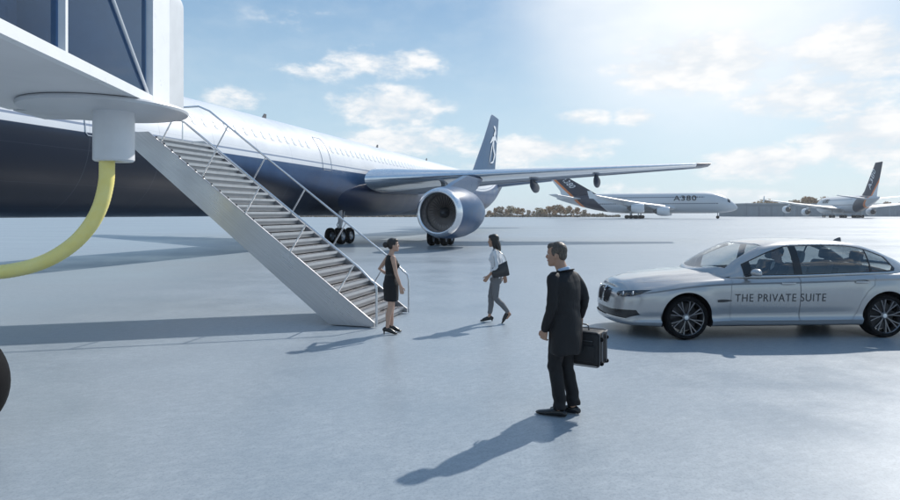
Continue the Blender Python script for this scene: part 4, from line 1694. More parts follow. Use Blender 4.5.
    def ring_poly(pts, off):
        """offset polygon outward (simple, by vertex normals)"""
        n = len(pts)
        out = []
        A = sum(pts[i][0] * pts[(i + 1) % n][1] - pts[(i + 1) % n][0] * pts[i][1] for i in range(n))
        sg = 1 if A > 0 else -1
        for i in range(n):
            a, b, c = pts[i - 1], pts[i], pts[(i + 1) % n]
            d1 = Vector((b[0] - a[0], b[1] - a[1])).normalized()
            d2 = Vector((c[0] - b[0], c[1] - b[1])).normalized()
            n1 = Vector((d1.y, -d1.x)) * sg
            n2 = Vector((d2.y, -d2.x)) * sg
            m_ = (n1 + n2)
            if m_.length < 1e-6:
                m_ = n1
            m_.normalize()
            k = 1 / max(.5, m_.dot(n1))
            out.append((b[0] + m_.x * off * k, b[1] + m_.y * off * k))
        return out

    body_parts = []
    # doors: outline in side view, top ends at the shoulder
    fd = [(1.56, .30), (2.655, .28), (2.66, .6), (2.66, 1.2), (1.62, 1.2), (1.56, .8), (1.545, .55)]
    rd = [(2.665, .28), (3.50, .285), (3.585, .40), (3.64, .58), (3.74, .74), (3.86, .84), (3.90, 1.2), (2.668, 1.2)]
    FD, RD = {}, {}
    for s in (-1, 1):
        flt = lambda f, s=s: f.calc_center_median().y * s > .5 and f.normal.y * s > .25
        for nm, poly, st_ in (('front_door', fd, FD), ('rear_door', rd, RD)):
            # gap line: carve slightly larger outline and give it the dark slot
            big = carve(bm, ring_poly(poly, .0035), (0, 2), flt)
            inner = carve(bm, ring_poly(poly, -.0035), (0, 2), flt)
            inn = set(inner)
            pb = ring_poly(poly, .0035)
            for f in bm.faces:
                if flt(f) and f not in inn:
                    c = f.calc_center_median()
                    if pip((c.x, c.z), pb):
                        f.material_index = 1
            st_[s] = pull(bm, [f for f in bm.faces if f in inn])
            bm.normal_update()
    # front features, seen from the front: (y, z) outlines
    bvh0 = BVHTree.FromBMesh(bm)

    def onfront(y, z, off=.004):
        h = bvh0.ray_cast(Vector((-1.5, y, z)), Vector((1, 0, 0)))
        return Vector(((h[0].x if h[0] else 0) - off, y, z))
    h_ = bvh0.ray_cast(Vector((-.12, 0, 2)), Vector((0, 0, -1)))
    em_p, em_n = (h_[0], h_[1]) if h_[0] else (Vector((-.12, 0, .86)), Vector((0, 0, 1)))
    ff_ = lambda f: f.calc_center_median().x < .85 and f.normal.x < -.12 and f.calc_center_median().z < .9
    grilles = {}
    for s in (-1, 1):
        k = [(s * .035, .52), (s * .06, .495), (s * .21, .495), (s * .27, .53), (s * .30, .62), (s * .30, .69), (s * .27, .725), (s * .10, .738), (s * .045, .725), (s * .03, .64)]
        fl2 = lambda f: f.calc_center_median().x < .35 and f.normal.x < -.3
        rim_p = ring_poly(k, .009)
        carve(bm, rim_p, (1, 2), fl2)
        inside = set(carve(bm, k, (1, 2), fl2))
        rim = [f for f in bm.faces if fl2(f) and f not in inside and pip((f.calc_center_median().y, f.calc_center_median().z), rim_p)]
        grilles[s] = (pull(bm, list(inside), -.012), None)
        nb = pull(bm, rim, .004)
        grilles[s] = (grilles[s][0], nb)
        bm.normal_update()
    # headlights: outline in front view wraps round the corner
    lamps = {}
    for s in (-1, 1):
        k = [(s * .45, .675), (s * .47, .715), (s * .60, .742), (s * .74, .76), (s * .848, .778), (s * .838, .745), (s * .80, .70), (s * .72, .66), (s * .60, .64), (s * .50, .648)]
        fl3 = lambda f, s=s: f.calc_center_median().x < .60 and f.calc_center_median().y * s > .3 and f.normal.x < -.05 and f.normal.z < .93
        carve(bm, k, (1, 2), fl3)
        inside = [f for f in bm.faces if fl3(f) and pip((f.calc_center_median().y, f.calc_center_median().z), k)]
        lamps[s] = pull(bm, inside)
        bm.normal_update()
    # lower intake
    k = [(-.78, .455), (-.80, .385), (-.66, .305), (.66, .305), (.80, .385), (.78, .455), (.40, .425), (-.40, .425)]
    fl4 = lambda f: f.calc_center_median().x < .6 and f.normal.x < -.1
    inside = carve(bm, k, (1, 2), fl4)
    intake = pull(bm, inside, -.02)
    bm.normal_update()
    # rear lamps and number plate
    tails = {}
    for s in (-1, 1):
        k = [(s * .45, .80), (s * .45, .90), (s * .80, .94), (s * .93, .93), (s * .94, .84), (s * .80, .74), (s * .70, .73)]
        fl5 = lambda f, s=s: f.calc_center_median().x > 4.75 and f.calc_center_median().y * s > .3 and f.normal.x > .05
        tails[s] = pull(bm, carve(bm, k, (1, 2), fl5))
        bm.normal_update()
    # bonnet shut line
    fl6 = lambda f: f.calc_center_median().x < 1.75 and f.normal.z > .35
    for s in (-1, 1):
        seam = [(.10, s * .42), (.30, s * .60), (.60, s * .72), (1.0, s * .775), (1.5, s * .79)]
        strip = [(a, b - s * .004) for a, b in seam] + [(a, b + s * .004) for a, b in seam[::-1]]
        for f in carve(bm, strip, (0, 1), fl6):
            f.material_index = 1

    def shift(b_):
        bmesh.ops.translate(b_, verts=b_.verts[:], vec=(-X0, 0, 0))
        return b_
    # reference surface for projecting things on the flank
    tree_bm = bmesh.new()
    tmp = bpy.data.meshes.new('tmp')
    for src in (bm, FD[-1], RD[-1]):
        src.to_mesh(tmp)
        tree_bm.from_mesh(tmp)
    bpy.data.meshes.remove(tmp)
    bvh = BVHTree.FromBMesh(tree_bm)
    tree_bm.free()

    body = obj('body', shift(bm), [M_paint, M_gap], root, angle=32, recalc=False)

    def onside(x, z, off=.003, s=-1):
        h = bvh.ray_cast(Vector((x, s * 2.0, z)), Vector((0, -s, 0)))
        if h[0] is None:
            return Vector((x, s * .93, z))
        return Vector((x, h[0].y + s * off, z))

    doors = {}
    for s in (-1, 1):
        for nm, st_ in (('front_door', FD), ('rear_door', RD)):
            d_ = obj(nm, shift(st_[s]), M_paint, root, angle=32, recalc=False)
            doors[(nm, s)] = d_
            hx = 2.47 if nm == 'front_door' else 3.66
            bm = bmesh.new()
            pts = []
            for k in range(9):
                f = k / 8
                xx = hx - .11 + .22 * f
                q = onside(xx, .872 if nm == 'front_door' else .885, .006 + .030 * math.sin(PI * f) ** .5)
                pts.append((q.x - X0, q.y if s < 0 else -q.y, q.z))
            tube(bm, pts, [(.010, .016)] * 9, 8)
            obj('handle', bm, M_paint, d_)
    M_chrome_dark = mat('chrome_satin', (.55, .55, .57), .25, 1.)
    for s in (-1, 1):
        bm = grilles[s][0]
        g_ = obj('grille', shift(bm), M_black, root, recalc=False)
        # slats
        bm = bmesh.new()
        for k in range(8):
            y_ = s * (.055 + k * .03)
            tube(bm, [onfront(y_, .52 + q * .02, -.004) - Vector((X0, 0, 0)) for q in range(10)], [(.004, .006)] * 10, 5)
        obj('slats', bm, mat('grille_slat', (.12, .12, .13), .3, .8), g_, smooth=False)
        obj('surround', shift(grilles[s][1]), M_chrome_dark, g_, recalc=False)
        lamp_b = lamps[s]
        # inner lamp bowls behind glass
        inner = lamp_b.copy()
        bmesh.ops.translate(inner, verts=inner.verts[:], vec=(.03, -s * .02, -.004))
        hl = obj('headlight', shift(lamp_b), glass_mat('headlamp_glass', (.62, .65, .68), .02, 1.6), root, recalc=False)
        obj('lamp_housing', shift(inner), mat('lamp_black', (.025, .027, .03), .25), hl, recalc=False)
        for (yy, zz) in ((.58, .69), (.72, .71)):
            pf = onfront(s * yy, zz, -.018)
            bm = bmesh.new()
            lathe(bm, [(0, .030), (-.010, .033), (-.014, .028), (-.006, .02), (-.012, .004)], Matrix.Translation((pf.x - X0, pf.y, pf.z)) @ Matrix.Rotation(math.radians(-90), 4, 'Z'), 20)
            obj('projector', bm, M_chrome, hl)
        obj('tail_lamp', shift(tails[s]), mat('tail_red', (.35, .02, .02), .15, coat=.8), root, recalc=False)
    ik = obj('lower_intake', shift(intake), M_black, root, recalc=False)
    # roundel on the bonnet nose
    bm = bmesh.new()
    Mr = Matrix.Translation(em_p - Vector((X0, 0, 0))) @ em_n.to_track_quat('Z', 'Y').to_matrix().to_4x4() @ Matrix.Rotation(math.radians(-90), 4, 'X')
    lathe(bm, [(0, .04), (-.006, .041), (-.008, .036), (-.006, .026)], Mr, 32)
    em = obj('emblem', bm, M_black, root)
    bm = bmesh.new()
    for q in range(4):
        vs = [bm.verts.new(Mr @ Vector((0, -.0085, 0)))]
        for k in range(7):
            a = (q + k / 6) * PI / 2
            vs.append(bm.verts.new(Mr @ Vector((.026 * math.cos(a), -.0085, .026 * math.sin(a)))))
        f = bm.faces.new(vs)
        f.material_index = q % 2
    obj('emblem_quarters', bm, [mat('emblem_blue', (.05, .2, .55), .3), M_white], em, smooth=False, recalc=False)

    # wheel wells
    for xc in (.86, 4.07):
        for s in (-1, 1):
            bm = bmesh.new()
            ring = []
            for yy in (.905, .55):
                ring.append([Vector((xc - X0 + .405 * math.cos(a), s * yy, .35 + .405 * math.sin(a))) for a in [(-.12 + 1.24 * k / 24) * PI for k in range(25)]])
            A = [[bm.verts.new(q) for q in r] for r in ring]
            for k in range(24):
                bm.faces.new((A[0][k], A[0][k + 1], A[1][k + 1], A[1][k]))
            bm.faces.new(A[1])
            obj('wheel_well', bm, M_dark, root, angle=30)
    # underside
    bm = bmesh.new()
    box(bm, .3 - X0, 4.95 - X0, -.55, .55, .17, .30)
    box(bm, 1.30 - X0, 3.62 - X0, -.84, .84, .20, .32)
    obj('underbody', bm, M_dark, root, smooth=False)

    # glasshouse
    zb_k = [(1.2, .96), (1.7, .955), (2.6, .962), (3.6, .99), (4.2, 1.005), (4.75, 1.02)]
    zt_k = [(1.26, 1.025), (1.47, 1.125), (1.77, 1.282), (2.0, 1.392), (2.25, 1.48), (2.6, 1.524), (3.1, 1.536), (3.5, 1.524), (3.8, 1.49), (4.1, 1.40), (4.4, 1.275), (4.62, 1.175), (4.80, 1.095)]
    yb_k = [(1.26, .02), (1.29, .30), (1.34, .50), (1.43, .68), (1.57, .795), (1.8, .86), (2.2, .885), (3.6, .885), (4.1, .86), (4.45, .80), (4.62, .70), (4.72, .5), (4.78, .3), (4.80, .02)]
    sec = [(0, 0), (.13, .02), (.28, .05), (.42, .085), (.56, .125), (.68, .165), (.78, .205), (.86, .25), (.92, .31), (.955, .385), (.975, .47), (.988, .58), (.996, .75), (1.0, 1.0)]  # (z fraction, inward fraction)

    gx = [1.26, 1.265, 1.28, 1.30, 1.33] + [1.36 + i * .03 for i in range(113)]
    gx = [g for g in gx if g < 4.75] + [4.76, 4.78, 4.79, 4.80]

    def sec_pt(x, j):
        zb_ = cr(zb_k, x)
        h = max(.004, cr(zt_k, x) - zb_)
        yb = cr(yb_k, x)
        zf, inn = sec[j]
        tw = .62 * min(1, h / .5) + .55 * (1 - min(1, h / .5))
        # inward: first part linear tumblehome then roof
        return Vector((x, yb * (1 - inn * 1.0) if True else 0, zb_ + h * zf))
    bm = bmesh.new()
    nj = len(sec)
    # refine the section
    JJ = []
    for j in range(nj - 1):
        for q in range(3 if j < nj - 2 else 8):
            n_ = 3 if j < nj - 2 else 8
            JJ.append(j + q / n_)
    JJ.append(nj - 1)
    szf = [(i, s_[0]) for i, s_ in enumerate(sec)]
    sin_ = [(i, s_[1]) for i, s_ in enumerate(sec)]
    cen = {}

    def gpt(x, j):
        zb_ = cr(zb_k, x)
        h = max(.004, cr(zt_k, x) - zb_)
        yb = cr(yb_k, x)
        return x, yb * (1 - cr(sin_, j)), zb_ + h * cr(szf, j)
    for s in (-1, 1):
        V = []
        for x in gx:
            vr = []
            for j in JJ:
                a, b, c = gpt(x, j)
                if b < 1e-4:
                    key = round(x, 4)
                    if key not in cen:
                        cen[key] = bm.verts.new((a, 0, c))
                    vr.append(cen[key])
                else:
                    vr.append(bm.verts.new((a, s * b, c)))
            V.append(vr)
        for i in range(len(V) - 1):
            for j in range(len(V[0]) - 1):
                q = [V[i][j], V[i + 1][j], V[i + 1][j + 1], V[i][j + 1]]
                if s > 0:
                    q = q[::-1]
                try:
                    bm.faces.new(q)
                except ValueError:
                    pass
    bmesh.ops.remove_doubles(bm, verts=bm.verts[:], dist=2e-4)
    bmesh.ops.recalc_face_normals(bm, faces=bm.faces[:])
    bm.normal_update()

    def zat(x, f):
        zb_ = cr(zb_k, x)
        return zb_ + (cr(zt_k, x) - zb_) * f
    # daylight opening in side view
    top = []
    for k in range(34):
        x = 1.80 + (4.20 - 1.80) * k / 33
        f = .60 + .26 * min(1, (x - 1.8) / .75)
        if x > 3.6:
            f -= .12 * ((x - 3.6) / .6) ** 1.5
        top.append((x, zat(x, f)))
    low = [(4.30, cr(zb_k, 4.3) + .085), (4.27, cr(zb_k, 4.2) + .045), (4.1, cr(zb_k, 4.1) + .032), (3.4, cr(zb_k, 3.4) + .028), (2.6, cr(zb_k, 2.6) + .028), (2.0, cr(zb_k, 2.0) + .028), (1.80, cr(zb_k, 1.8) + .028)]
    dlo = top + [(4.27, cr(zb_k, 4.25) + .13)] + low
    panes = [[p_ for p_ in top if 1.90 < p_[0] < 2.60], [p_ for p_ in top if 2.72 < p_[0] < 3.85], [p_ for p_ in top if 3.88 < p_[0]]]
    glass_polys = []
    for i, (xa, xb) in enumerate(((1.93, 2.60), (2.725, 3.84), (3.872, 4.26))):
        tp = [(x, z - .016) for x, z in top if xa + .02 < x < xb - .02]
        def ztop(x):
            f = .60 + .26 * min(1, (x - 1.8) / .75)
            if x > 3.6:
                f -= .12 * ((x - 3.6) / .6) ** 1.5
            return zat(min(x, 4.2), f) - .016
        def zlow(x):
            return cr(zb_k, x) + .046
        if i < 2:
            poly = [(xa, zlow(xa)), (xa, ztop(xa))] + tp + [(xb, ztop(xb)), (xb, zlow(xb))]
        else:
            poly = [(xa, zlow(xa)), (xa, ztop(xa))] + [q for q in tp if q[0] < 4.17] + [(4.235, 1.15), (4.25, 1.12), (4.20, 1.065)]
        glass_polys.append(poly)
    side_f = lambda s: (lambda f: f.calc_center_median().y * s > .25 and abs(f.normal.y) > .30 and 1.7 < f.calc_center_median().x < 4.4)
    M_glass = glass_mat('car_glass', (.56, .61, .63), .01, 1.7)
    gl_parts = []
    for s in (-1, 1):
        flt = side_f(s)
        carve(bm, dlo, (0, 2), flt)
        for i, poly in enumerate(glass_polys):
            ins = carve(bm, poly, (0, 2), flt)
            gl_parts.append((i, s, pull(bm, ins, -.004)))
            bm.normal_update()
        ins = [f for f in bm.faces if flt(f) and pip((f.calc_center_median().x, f.calc_center_median().z), dlo)]
        gl_parts.append(('frame', s, pull(bm, ins, .001)))
        bm.normal_update()
    # windscreen and rear glass, outlines in plan view
    wsx = []
    for k in range(13):
        y_ = -.68 + 1.36 * k / 12
        wsx.append((1.34 + .23 * (abs(y_) / .68) ** 2.6, y_))
    wst = [(2.20 - .05 * (1 - (k / 10 * 2 - 1) ** 2) + .03, .575 - 1.15 * k / 10) for k in range(11)]
    wpoly = [(x, y) for x, y in wsx] + [(x, y) for x, y in wst]
    ins = carve(bm, wpoly, (0, 1), lambda f: f.calc_center_median().x < 2.5 and f.normal.z > .2)
    ws = pull(bm, ins, -.002)
    bm.normal_update()
    rpoly = [(3.93 + .03 * (1 - (k / 10 * 2 - 1) ** 2) , -.55 + 1.1 * k / 10) for k in range(11)] + [(4.70 - .17 * abs(k / 10 * 2 - 1) ** 2.4, .66 - 1.32 * k / 10) for k in range(11)]
    ins = carve(bm, rpoly, (0, 1), lambda f: f.calc_center_median().x > 3.7 and f.normal.z > .2)
    rg = pull(bm, ins, -.002)
    bm.normal_update()
    # inner side of roof shell
    roof = obj('roof', shift(bm), M_paint, root, angle=40, recalc=False)
    sm = roof.modifiers.new('thickness', 'SOLIDIFY')
    sm.thickness = .018
    sm.offset = -1
    obj('windscreen', shift(ws), glass_mat('screen_glass', (.78, .82, .82), .01, 1.5), root, recalc=False)
    obj('rear_screen', shift(rg), M_glass, root, recalc=False)
    for i, s, b_ in gl_parts:
        if i == 'frame':
            obj('window_trim', shift(b_), M_black, root, recalc=False)
        elif i == 0:
            obj('window', shift(b_), M_glass, doors[('front_door', s)], recalc=False)
        elif i == 1:
            obj('window', shift(b_), glass_mat('rear_side_glass', (.50, .55, .57), .01, 1.7), doors[('rear_door', s)], recalc=False)
        else:
            obj('quarter_window', shift(b_), glass_mat('rear_side_glass', (.50, .55, .57), .01, 1.7), root, recalc=False)
    # chrome strip round the lower window line
    for s in (-1, 1):
        bm = bmesh.new()
        pts = []
        for k in range(30):
            x = 1.80 + (4.26 - 1.80) * k / 29
            pts.append((x - X0, s * (cr(yb_k, x) * (1 - .012) + .004), cr(zb_k, x) + .028))
        tube(bm, pts, .007, 6)
        obj('chrome_strip', bm, M_chrome, root)
    # roof antenna
    bm = bmesh.new()
    loft(bm, [[Vector((3.90 - X0 + a, b, 1.46)) for a, b in ((-.09, 0), (-.03, .028), (.08, .03), (.10, 0), (.08, -.03), (-.03, -.028))],
              [Vector((3.90 - X0 + a, b, 1.52)) for a, b in ((-.02, 0), (.02, .012), (.08, .015), (.095, 0), (.08, -.015), (.02, -.012))],
              [Vector((3.90 - X0 + a, b, 1.55)) for a, b in ((.05, 0), (.06, .004), (.08, .006), (.09, 0), (.08, -.006), (.06, -.004))]])
    obj('roof_antenna', bm, mat('antenna_grey', (.10, .10, .11), .4), root)
    # mirrors
    for s in (-1, 1):
        bm = bmesh.new()
        tube(bm, [(1.83 - X0, s * .86, .985), (1.86 - X0, s * .95, 1.01), (1.90 - X0, s * .98, 1.02)], [(.03, .02), (.022, .016), (.02, .02)], 10)
        mi = obj('mirror', bm, M_black, root)
        bm = bmesh.new()
        ellipsoid(bm, (1.90 - X0, s * 1.025, 1.045), (.085, .115, .068), u=24, v=14)
        for v in bm.verts:
            if v.co.x > 1.93 - X0:
                v.co.x = 1.93 - X0
            if v.co.z < 1.01:
                v.co.z = 1.01 + (v.co.z - 1.01) * .3
        obj('mirror_cap', bm, M_paint, mi, angle=50)
        bm = bmesh.new()
        vs = [bm.verts.new((1.932 - X0, s * 1.025 + .09 * math.cos(a), 1.05 + .048 * math.sin(a))) for a in [2 * PI * k / 20 for k in range(20)]]
        bm.faces.new(vs)
        obj('mirror_glass', bm, mat('mirror_silver', (.8, .8, .8), .03, 1.), mi, smooth=False)
    # side vent blade behind the front wheel
    for s in (-1, 1):
        bm = bmesh.new()
        top_, bot_ = [], []
        for k in range(9):
            f = k / 8
            x = 1.335 + .23 * f
            z = .605 + .006 * f
            hw = .018 * math.sin(PI * min(1, .25 + f * .75)) + .004
            for lst, dz in ((top_, hw), (bot_, -hw)):
                q = onside(x, z + dz, .006)
                lst.append(bm.verts.new((q.x - X0, q.y if s < 0 else -q.y, q.z)))
        for k in range(8):
            bm.faces.new((top_[k], top_[k + 1], bot_[k + 1], bot_[k]))
        obj('side_vent', bm, mat('vent_dark', (.06, .06, .065), .25, .5), root)
    # lettering on both flanks' doors
    for s in (-1, ):
        bm = text_bm('THE PRIVATE SUITE', .178, 0, 1.13, .0005)
        bmesh.ops.subdivide_edges(bm, edges=[e for e in bm.edges if e.calc_length() > .05], cuts=2)
        mx_ = max(v.co.x for v in bm.verts)
        sc_ = 1.455 / mx_
        for v in bm.verts:
            x = 1.615 + v.co.x * sc_
            z = .592 + v.co.y * .98
            q = onside(x, z, .0035)
            v.co = (q.x - X0, q.y, q.z)
        # one mesh per word, split at the two widest gaps
        xs = sorted({round(v.co.x, 4) for v in bm.verts})
        gaps = sorted([(b - a, (a + b) / 2) for a, b in zip(xs[:-1], xs[1:])])[-2:]
        cuts = [-9] + sorted(g[1] for g in gaps) + [9]
        for a, b in zip(cuts[:-1], cuts[1:]):
            wb = bm.copy()
            bmesh.ops.delete(wb, geom=[v for v in wb.verts if not a < v.co.x < b], context='VERTS')
            obj('lettering', wb, mat('lettering_grey', (.06, .06, .065), .5), root, smooth=False)
        bm.free()

    # wheels
    wroot = None
    M_rim = mat('rim_dark', (.07, .07, .075), .28, .8)
    M_rimed = mat('rim_polished', (.62, .62, .64), .2, 1.)
    for xc in (.86, 4.07):
        for s in (-1, 1):
            Mw = Matrix.Translation((xc - X0, s * .80, WH)) @ (Matrix.Rotation(0 if s > 0 else PI, 4, 'Z')) @ Matrix.Rotation(rng.uniform(0, 1), 4, 'Y')
            bm = bmesh.new()
            R = WH
            lathe(bm, [(-.10, .268), (-.115, .285), (-.12, .315), (-.10, R - .010), (-.07, R - .001), (0, R), (.07, R - .001), (.10, R - .010), (.122, .315), (.118, .290), (.105, .274), (.095, .270)], Mw, 64)
            wh = obj('wheel', bm, M_tyre, root, angle=50)
            bm = bmesh.new()
            lathe(bm, [(.10, .275), (.108, .270), (.10, .262), (.06, .252), (-.08, .248), (-.10, .268)], Mw, 64)
            rim = obj('rim', bm, mat('rim_lip', (.25, .25, .26), .25, .9), wh, angle=50)
            bm = bmesh.new()
            lathe(bm, [(-.02, .22), (-.02, .05), (0.0, .02), (0, .001)], Mw, 40)
            obj('brake_disc', bm, mat('brake_metal', (.06, .06, .065), .35, .9), wh, angle=30)
            bm = bmesh.new()
            ns = 8
            for k in range(ns):
                for da in (-.13, .13):
                    a = 2 * PI * k / ns
                    ca0, sa0 = math.cos(a + da * .35), math.sin(a + da * .35)
                    ca1, sa1 = math.cos(a + da * 1.05), math.sin(a + da * 1.05)
                    p0 = Vector((ca0 * .045, .066, sa0 * .045))
                    p1 = Vector((ca0 * .12, .075, sa0 * .12)) * 1.0
                    p2 = Vector((ca1 * .262, .088, sa1 * .262))
                    pts = [Mw @ p0, Mw @ p1, Mw @ p2]
                    n_ = (Mw.to_3x3() @ Vector((0, 1, 0)))
                    tube(bm, pts, [(.013, .016), (.015, .018), (.019, .02)], 6, ref=n_, smooth_path=2)
            lathe(bm, [(.05, .062), (.075, .06), (.082, .05), (.082, .0)], Mw, 30)
            sp = obj('spokes', bm, mat('spoke_metal', (.16, .16, .17), .25, .9), wh, angle=50)
            bm = bmesh.new()
            lathe(bm, [(.083, .034), (.088, .032), (.09, .026), (.09, .001)], Mw, 24)
            obj('hub_cap', bm, mat('hub_silver', (.7, .71, .73), .3, .6), wh)
    # interior: floor, dashboard, seats, steering wheel
    M_seat = mat('seat_leather', (.17, .165, .16), .5)
    bm = bmesh.new()
    box(bm, 1.5 - X0, 4.3 - X0, -.80, .80, .33, .40)
    intr = obj('cabin_floor', bm, mat('cabin_dark', (.05, .05, .052), .8), root, smooth=False)
    bm = bmesh.new()
    loft(bm, [[Vector((x - X0, y, z)) for x, z in ((1.45, .60), (1.47, .95), (1.75, 1.0), (1.98, .98), (2.05, .90), (2.0, .62))] for y in (-.80, .80)])
    obj('dashboard', bm, mat('cabin_dark', (.05, .05, .052), .8), root)
    seat_proto = None
    for (sx, sy) in ((2.50, -.38), (2.50, .38), (3.50, -.38), (3.50, .38)):
        bm = bmesh.new()
        box(bm, sx - .25 - X0, sx + .27 - X0, sy - .26, sy + .26, .42, .62, bev=.05)
        se = obj('seat', bm, M_seat, root)
        bm = bmesh.new()
        box(bm, -.07, .07, -.25, .25, 0, .62, bev=.06)
        bmesh.ops.transform(bm, matrix=Matrix.Translation((sx + .25 - X0, sy, .55)) @ Matrix.Rotation(math.radians(18), 4, 'Y'), verts=bm.verts[:])
        obj('backrest', bm, M_seat, se)
        bm = bmesh.new()
        box(bm, -.05, .05, -.13, .13, 0, .19, bev=.045)
        bmesh.ops.transform(bm, matrix=Matrix.Translation((sx + .46 - X0, sy, 1.16)) @ Matrix.Rotation(math.radians(12), 4, 'Y'), verts=bm.verts[:])
        obj('headrest', bm, M_seat, se)
    bm = bmesh.new()
    MM = Matrix.Translation((2.12 - X0, -.38, .93)) @ Matrix.Rotation(math.radians(-65), 4, 'Y')
    pts = [MM @ Vector((.18 * math.cos(2 * PI * k / 28), .18 * math.sin(2 * PI * k / 28), 0)) for k in range(29)]
    tube(bm, pts, .014, 8)
    tube(bm, [MM @ Vector((-.17, 0, 0)), MM @ Vector((.17, 0, 0))], .014, 8)
    tube(bm, [MM @ Vector((0, 0, 0)), MM @ Vector((0, 0, -.2))], .025, 8)
    obj('steering_wheel', bm, mat('cabin_dark', (.05, .05, .052), .8), root)
    return root


CAR = car()
# ---------------------------------------------------------------- people
def V3(*a):
    return Vector(a)


SKIN = mat('skin_light', (.50, .31, .225), .5, var=.06, scale=12)
SKIN_T = mat('skin_tan', (.40, .235, .16), .5, var=.06, scale=12)


def hand_geo(bm, wrist, dirv, palm_n, thumb_side, L=.175, curl=.5, spread=.09):
    """palm, four unequal bent fingers and a thumb from the side of the palm.
    dirv: from wrist to knuckles; palm_n: the way the palm faces; thumb_side: +1/-1 along dirv x palm_n"""
    d = dirv.normalized()
    n = (palm_n - d * palm_n.dot(d)).normalized()
    sx = d.cross(n).normalized() * thumb_side      # towards the thumb
    k = L / .175
    pl = .082 * k
    tube(bm, [wrist - d * .02, wrist + d * pl * .35, wrist + d * pl], [(.027 * k, .018 * k), (.038 * k, .016 * k), (.040 * k, .0125 * k)], 14, ref=n, round_ends=True)
    # align ellipse: ref=n gives s = n x t (sideways), u ~ n
    for i, (off, ln) in enumerate(((.031, .070), (.011, .079), (-.010, .073), (-.030, .058))):
        b = wrist + d * pl * .94 + sx * off * k
        dd = (d + sx * off * spread * 10 * .3).normalized()
        p = [b]
        a = 0
        for q, fr_ in enumerate((.42, .32, .26)):
            a += curl * (.55, .75, .6)[q]
            v = dd * math.cos(a) + n * math.sin(a)
            p.append(p[-1] + v * ln * fr_ * k)
        tube(bm, p, [.0092 * k, .0088 * k, .0080 * k, .0066 * k], 10, round_ends=True)
    b = wrist + d * pl * .30 + sx * .026 * k
    p = [b, b + (sx * .7 + d * .65 + n * .25).normalized() * .035 * k]
    p.append(p[-1] + (sx * .25 + d * .85 + n * .4).normalized() * .032 * k)
    p.append(p[-1] + (sx * .0 + d * .85 + n * .5).normalized() * .024 * k)
    tube(bm, p, [.0125 * k, .0108 * k, .0095 * k, .0075 * k], 10, round_ends=True)


def head_geo(bm, C, R, female=False, s=1.):
    """C: centre of the skull, R: 3x3 orientation (local +Y is the face)"""
    def P(x, y, z):
        return C + R @ (Vector((x, y, z)) * s)
    j = .92 if female else 1.0
    # head as stacked rings from chin to crown: (z, half width, front y, back y)
    prof = [(-.122, .018 * j, .078, .035), (-.112, .034 * j, .090, .005), (-.095, .048 * j, .094, -.025), (-.070, .060 * j, .091, -.050), (-.040, .067 * j, .088, -.072), (-.010, .071, .088, -.088),
            (.020, .0745, .090, -.098), (.050, .0755, .088, -.100), (.078, .070, .078, -.094), (.100, .057, .058, -.078), (.114, .037, .034, -.052), (.120, .012, .008, -.02)]
    rings = []
    for z, hw, yf, yb in prof:
        cy, hy = (yf + yb) / 2, (yf - yb) / 2
        r = []
        for k in range(28):
            a = 2 * PI * k / 28
            ca, sa = math.cos(a), math.sin(a)
            r.append(P(hw * math.copysign(abs(ca) ** .9, ca), cy + hy * math.copysign(abs(sa) ** .95, sa), z))
        rings.append(r)
    loft(bm, rings)
    # nose, brow, lips, chin, cheekbones, ears
    tube(bm, [P(0, .080, .022), P(0, .094, .0), P(0, .106, -.022), P(0, .098, -.034)], [(.007 * s, .007 * s), (.008 * s, .009 * s), (.012 * s, .011 * s), (.012 * s, .007 * s)], 10, round_ends=True)
    for q in (-1, 1):
        ellipsoid(bm, P(q * .011, .095, -.031), (.008 * s, .010 * s, .006 * s), R, 10, 8)
        ellipsoid(bm, P(q * .033, .072, .034), (.024 * s, .014 * s, .007 * s), R, 12, 8)
        ellipsoid(bm, P(q * .043, .062, -.025), (.022 * s, .020 * s, .018 * s), R, 12, 8)
        ellipsoid(bm, P(q * .077, -.006, -.012), (.008 * s, .017 * s, .030 * s), R @ Euler((.2, 0, q * -.35)).to_matrix(), 12, 8)
        ellipsoid(bm, P(q * .077, -.002, -.032), (.006 * s, .010 * s, .011 * s), R, 10, 8)
    ellipsoid(bm, P(0, .088, -.055), (.021 * s, .010 * s, .0055 * s), R, 12, 8)
    ellipsoid(bm, P(0, .087, -.065), (.018 * s, .010 * s, .006 * s), R, 12, 8)
    ellipsoid(bm, P(0, .080, -.100), (.018 * s, .014 * s, .012 * s), R, 12, 8)


def face_parts(body, C, R, s=1., lips=(.45, .16, .14), brow=(.05, .035, .025)):
    def P(x, y, z):
        return C + R @ (Vector((x, y, z)) * s)
    for q in (-1, 1):
        bm = bmesh.new()
        ellipsoid(bm, P(q * .031, .079, .008), (.0135 * s, .009 * s, .0068 * s), R, 14, 10)
        e = obj('eye', bm, mat('eye_white', (.75, .74, .72), .2), body)
        bm = bmesh.new()
        ellipsoid(bm, P(q * .031, .0865, .008), (.0058 * s, .0022 * s, .0058 * s), R, 12, 8)
        obj('iris', bm, mat('iris_dark', (.05, .03, .02), .15), e)
        bm = bmesh.new()
        tube(bm, [P(q * .014, .0905, .027), P(q * .031, .088, .033), P(q * .050, .076, .028)], [.0022 * s, .0032 * s, .0018 * s], 6)
        obj('eyebrow', bm, mat('brow_hair', brow, .8), body)
    bm = bmesh.new()
    tube(bm, [P(-.021, .0905, -.059), P(-.008, .0985, -.0575), P(.008, .0985, -.0575), P(.021, .0905, -.059)], [(.002 * s, .003 * s), (.003 * s, .006 * s), (.003 * s, .006 * s), (.002 * s, .003 * s)], 8)
    obj('lips', bm, mat('lips_%d' % int(lips[0] * 100), lips, .4), body)


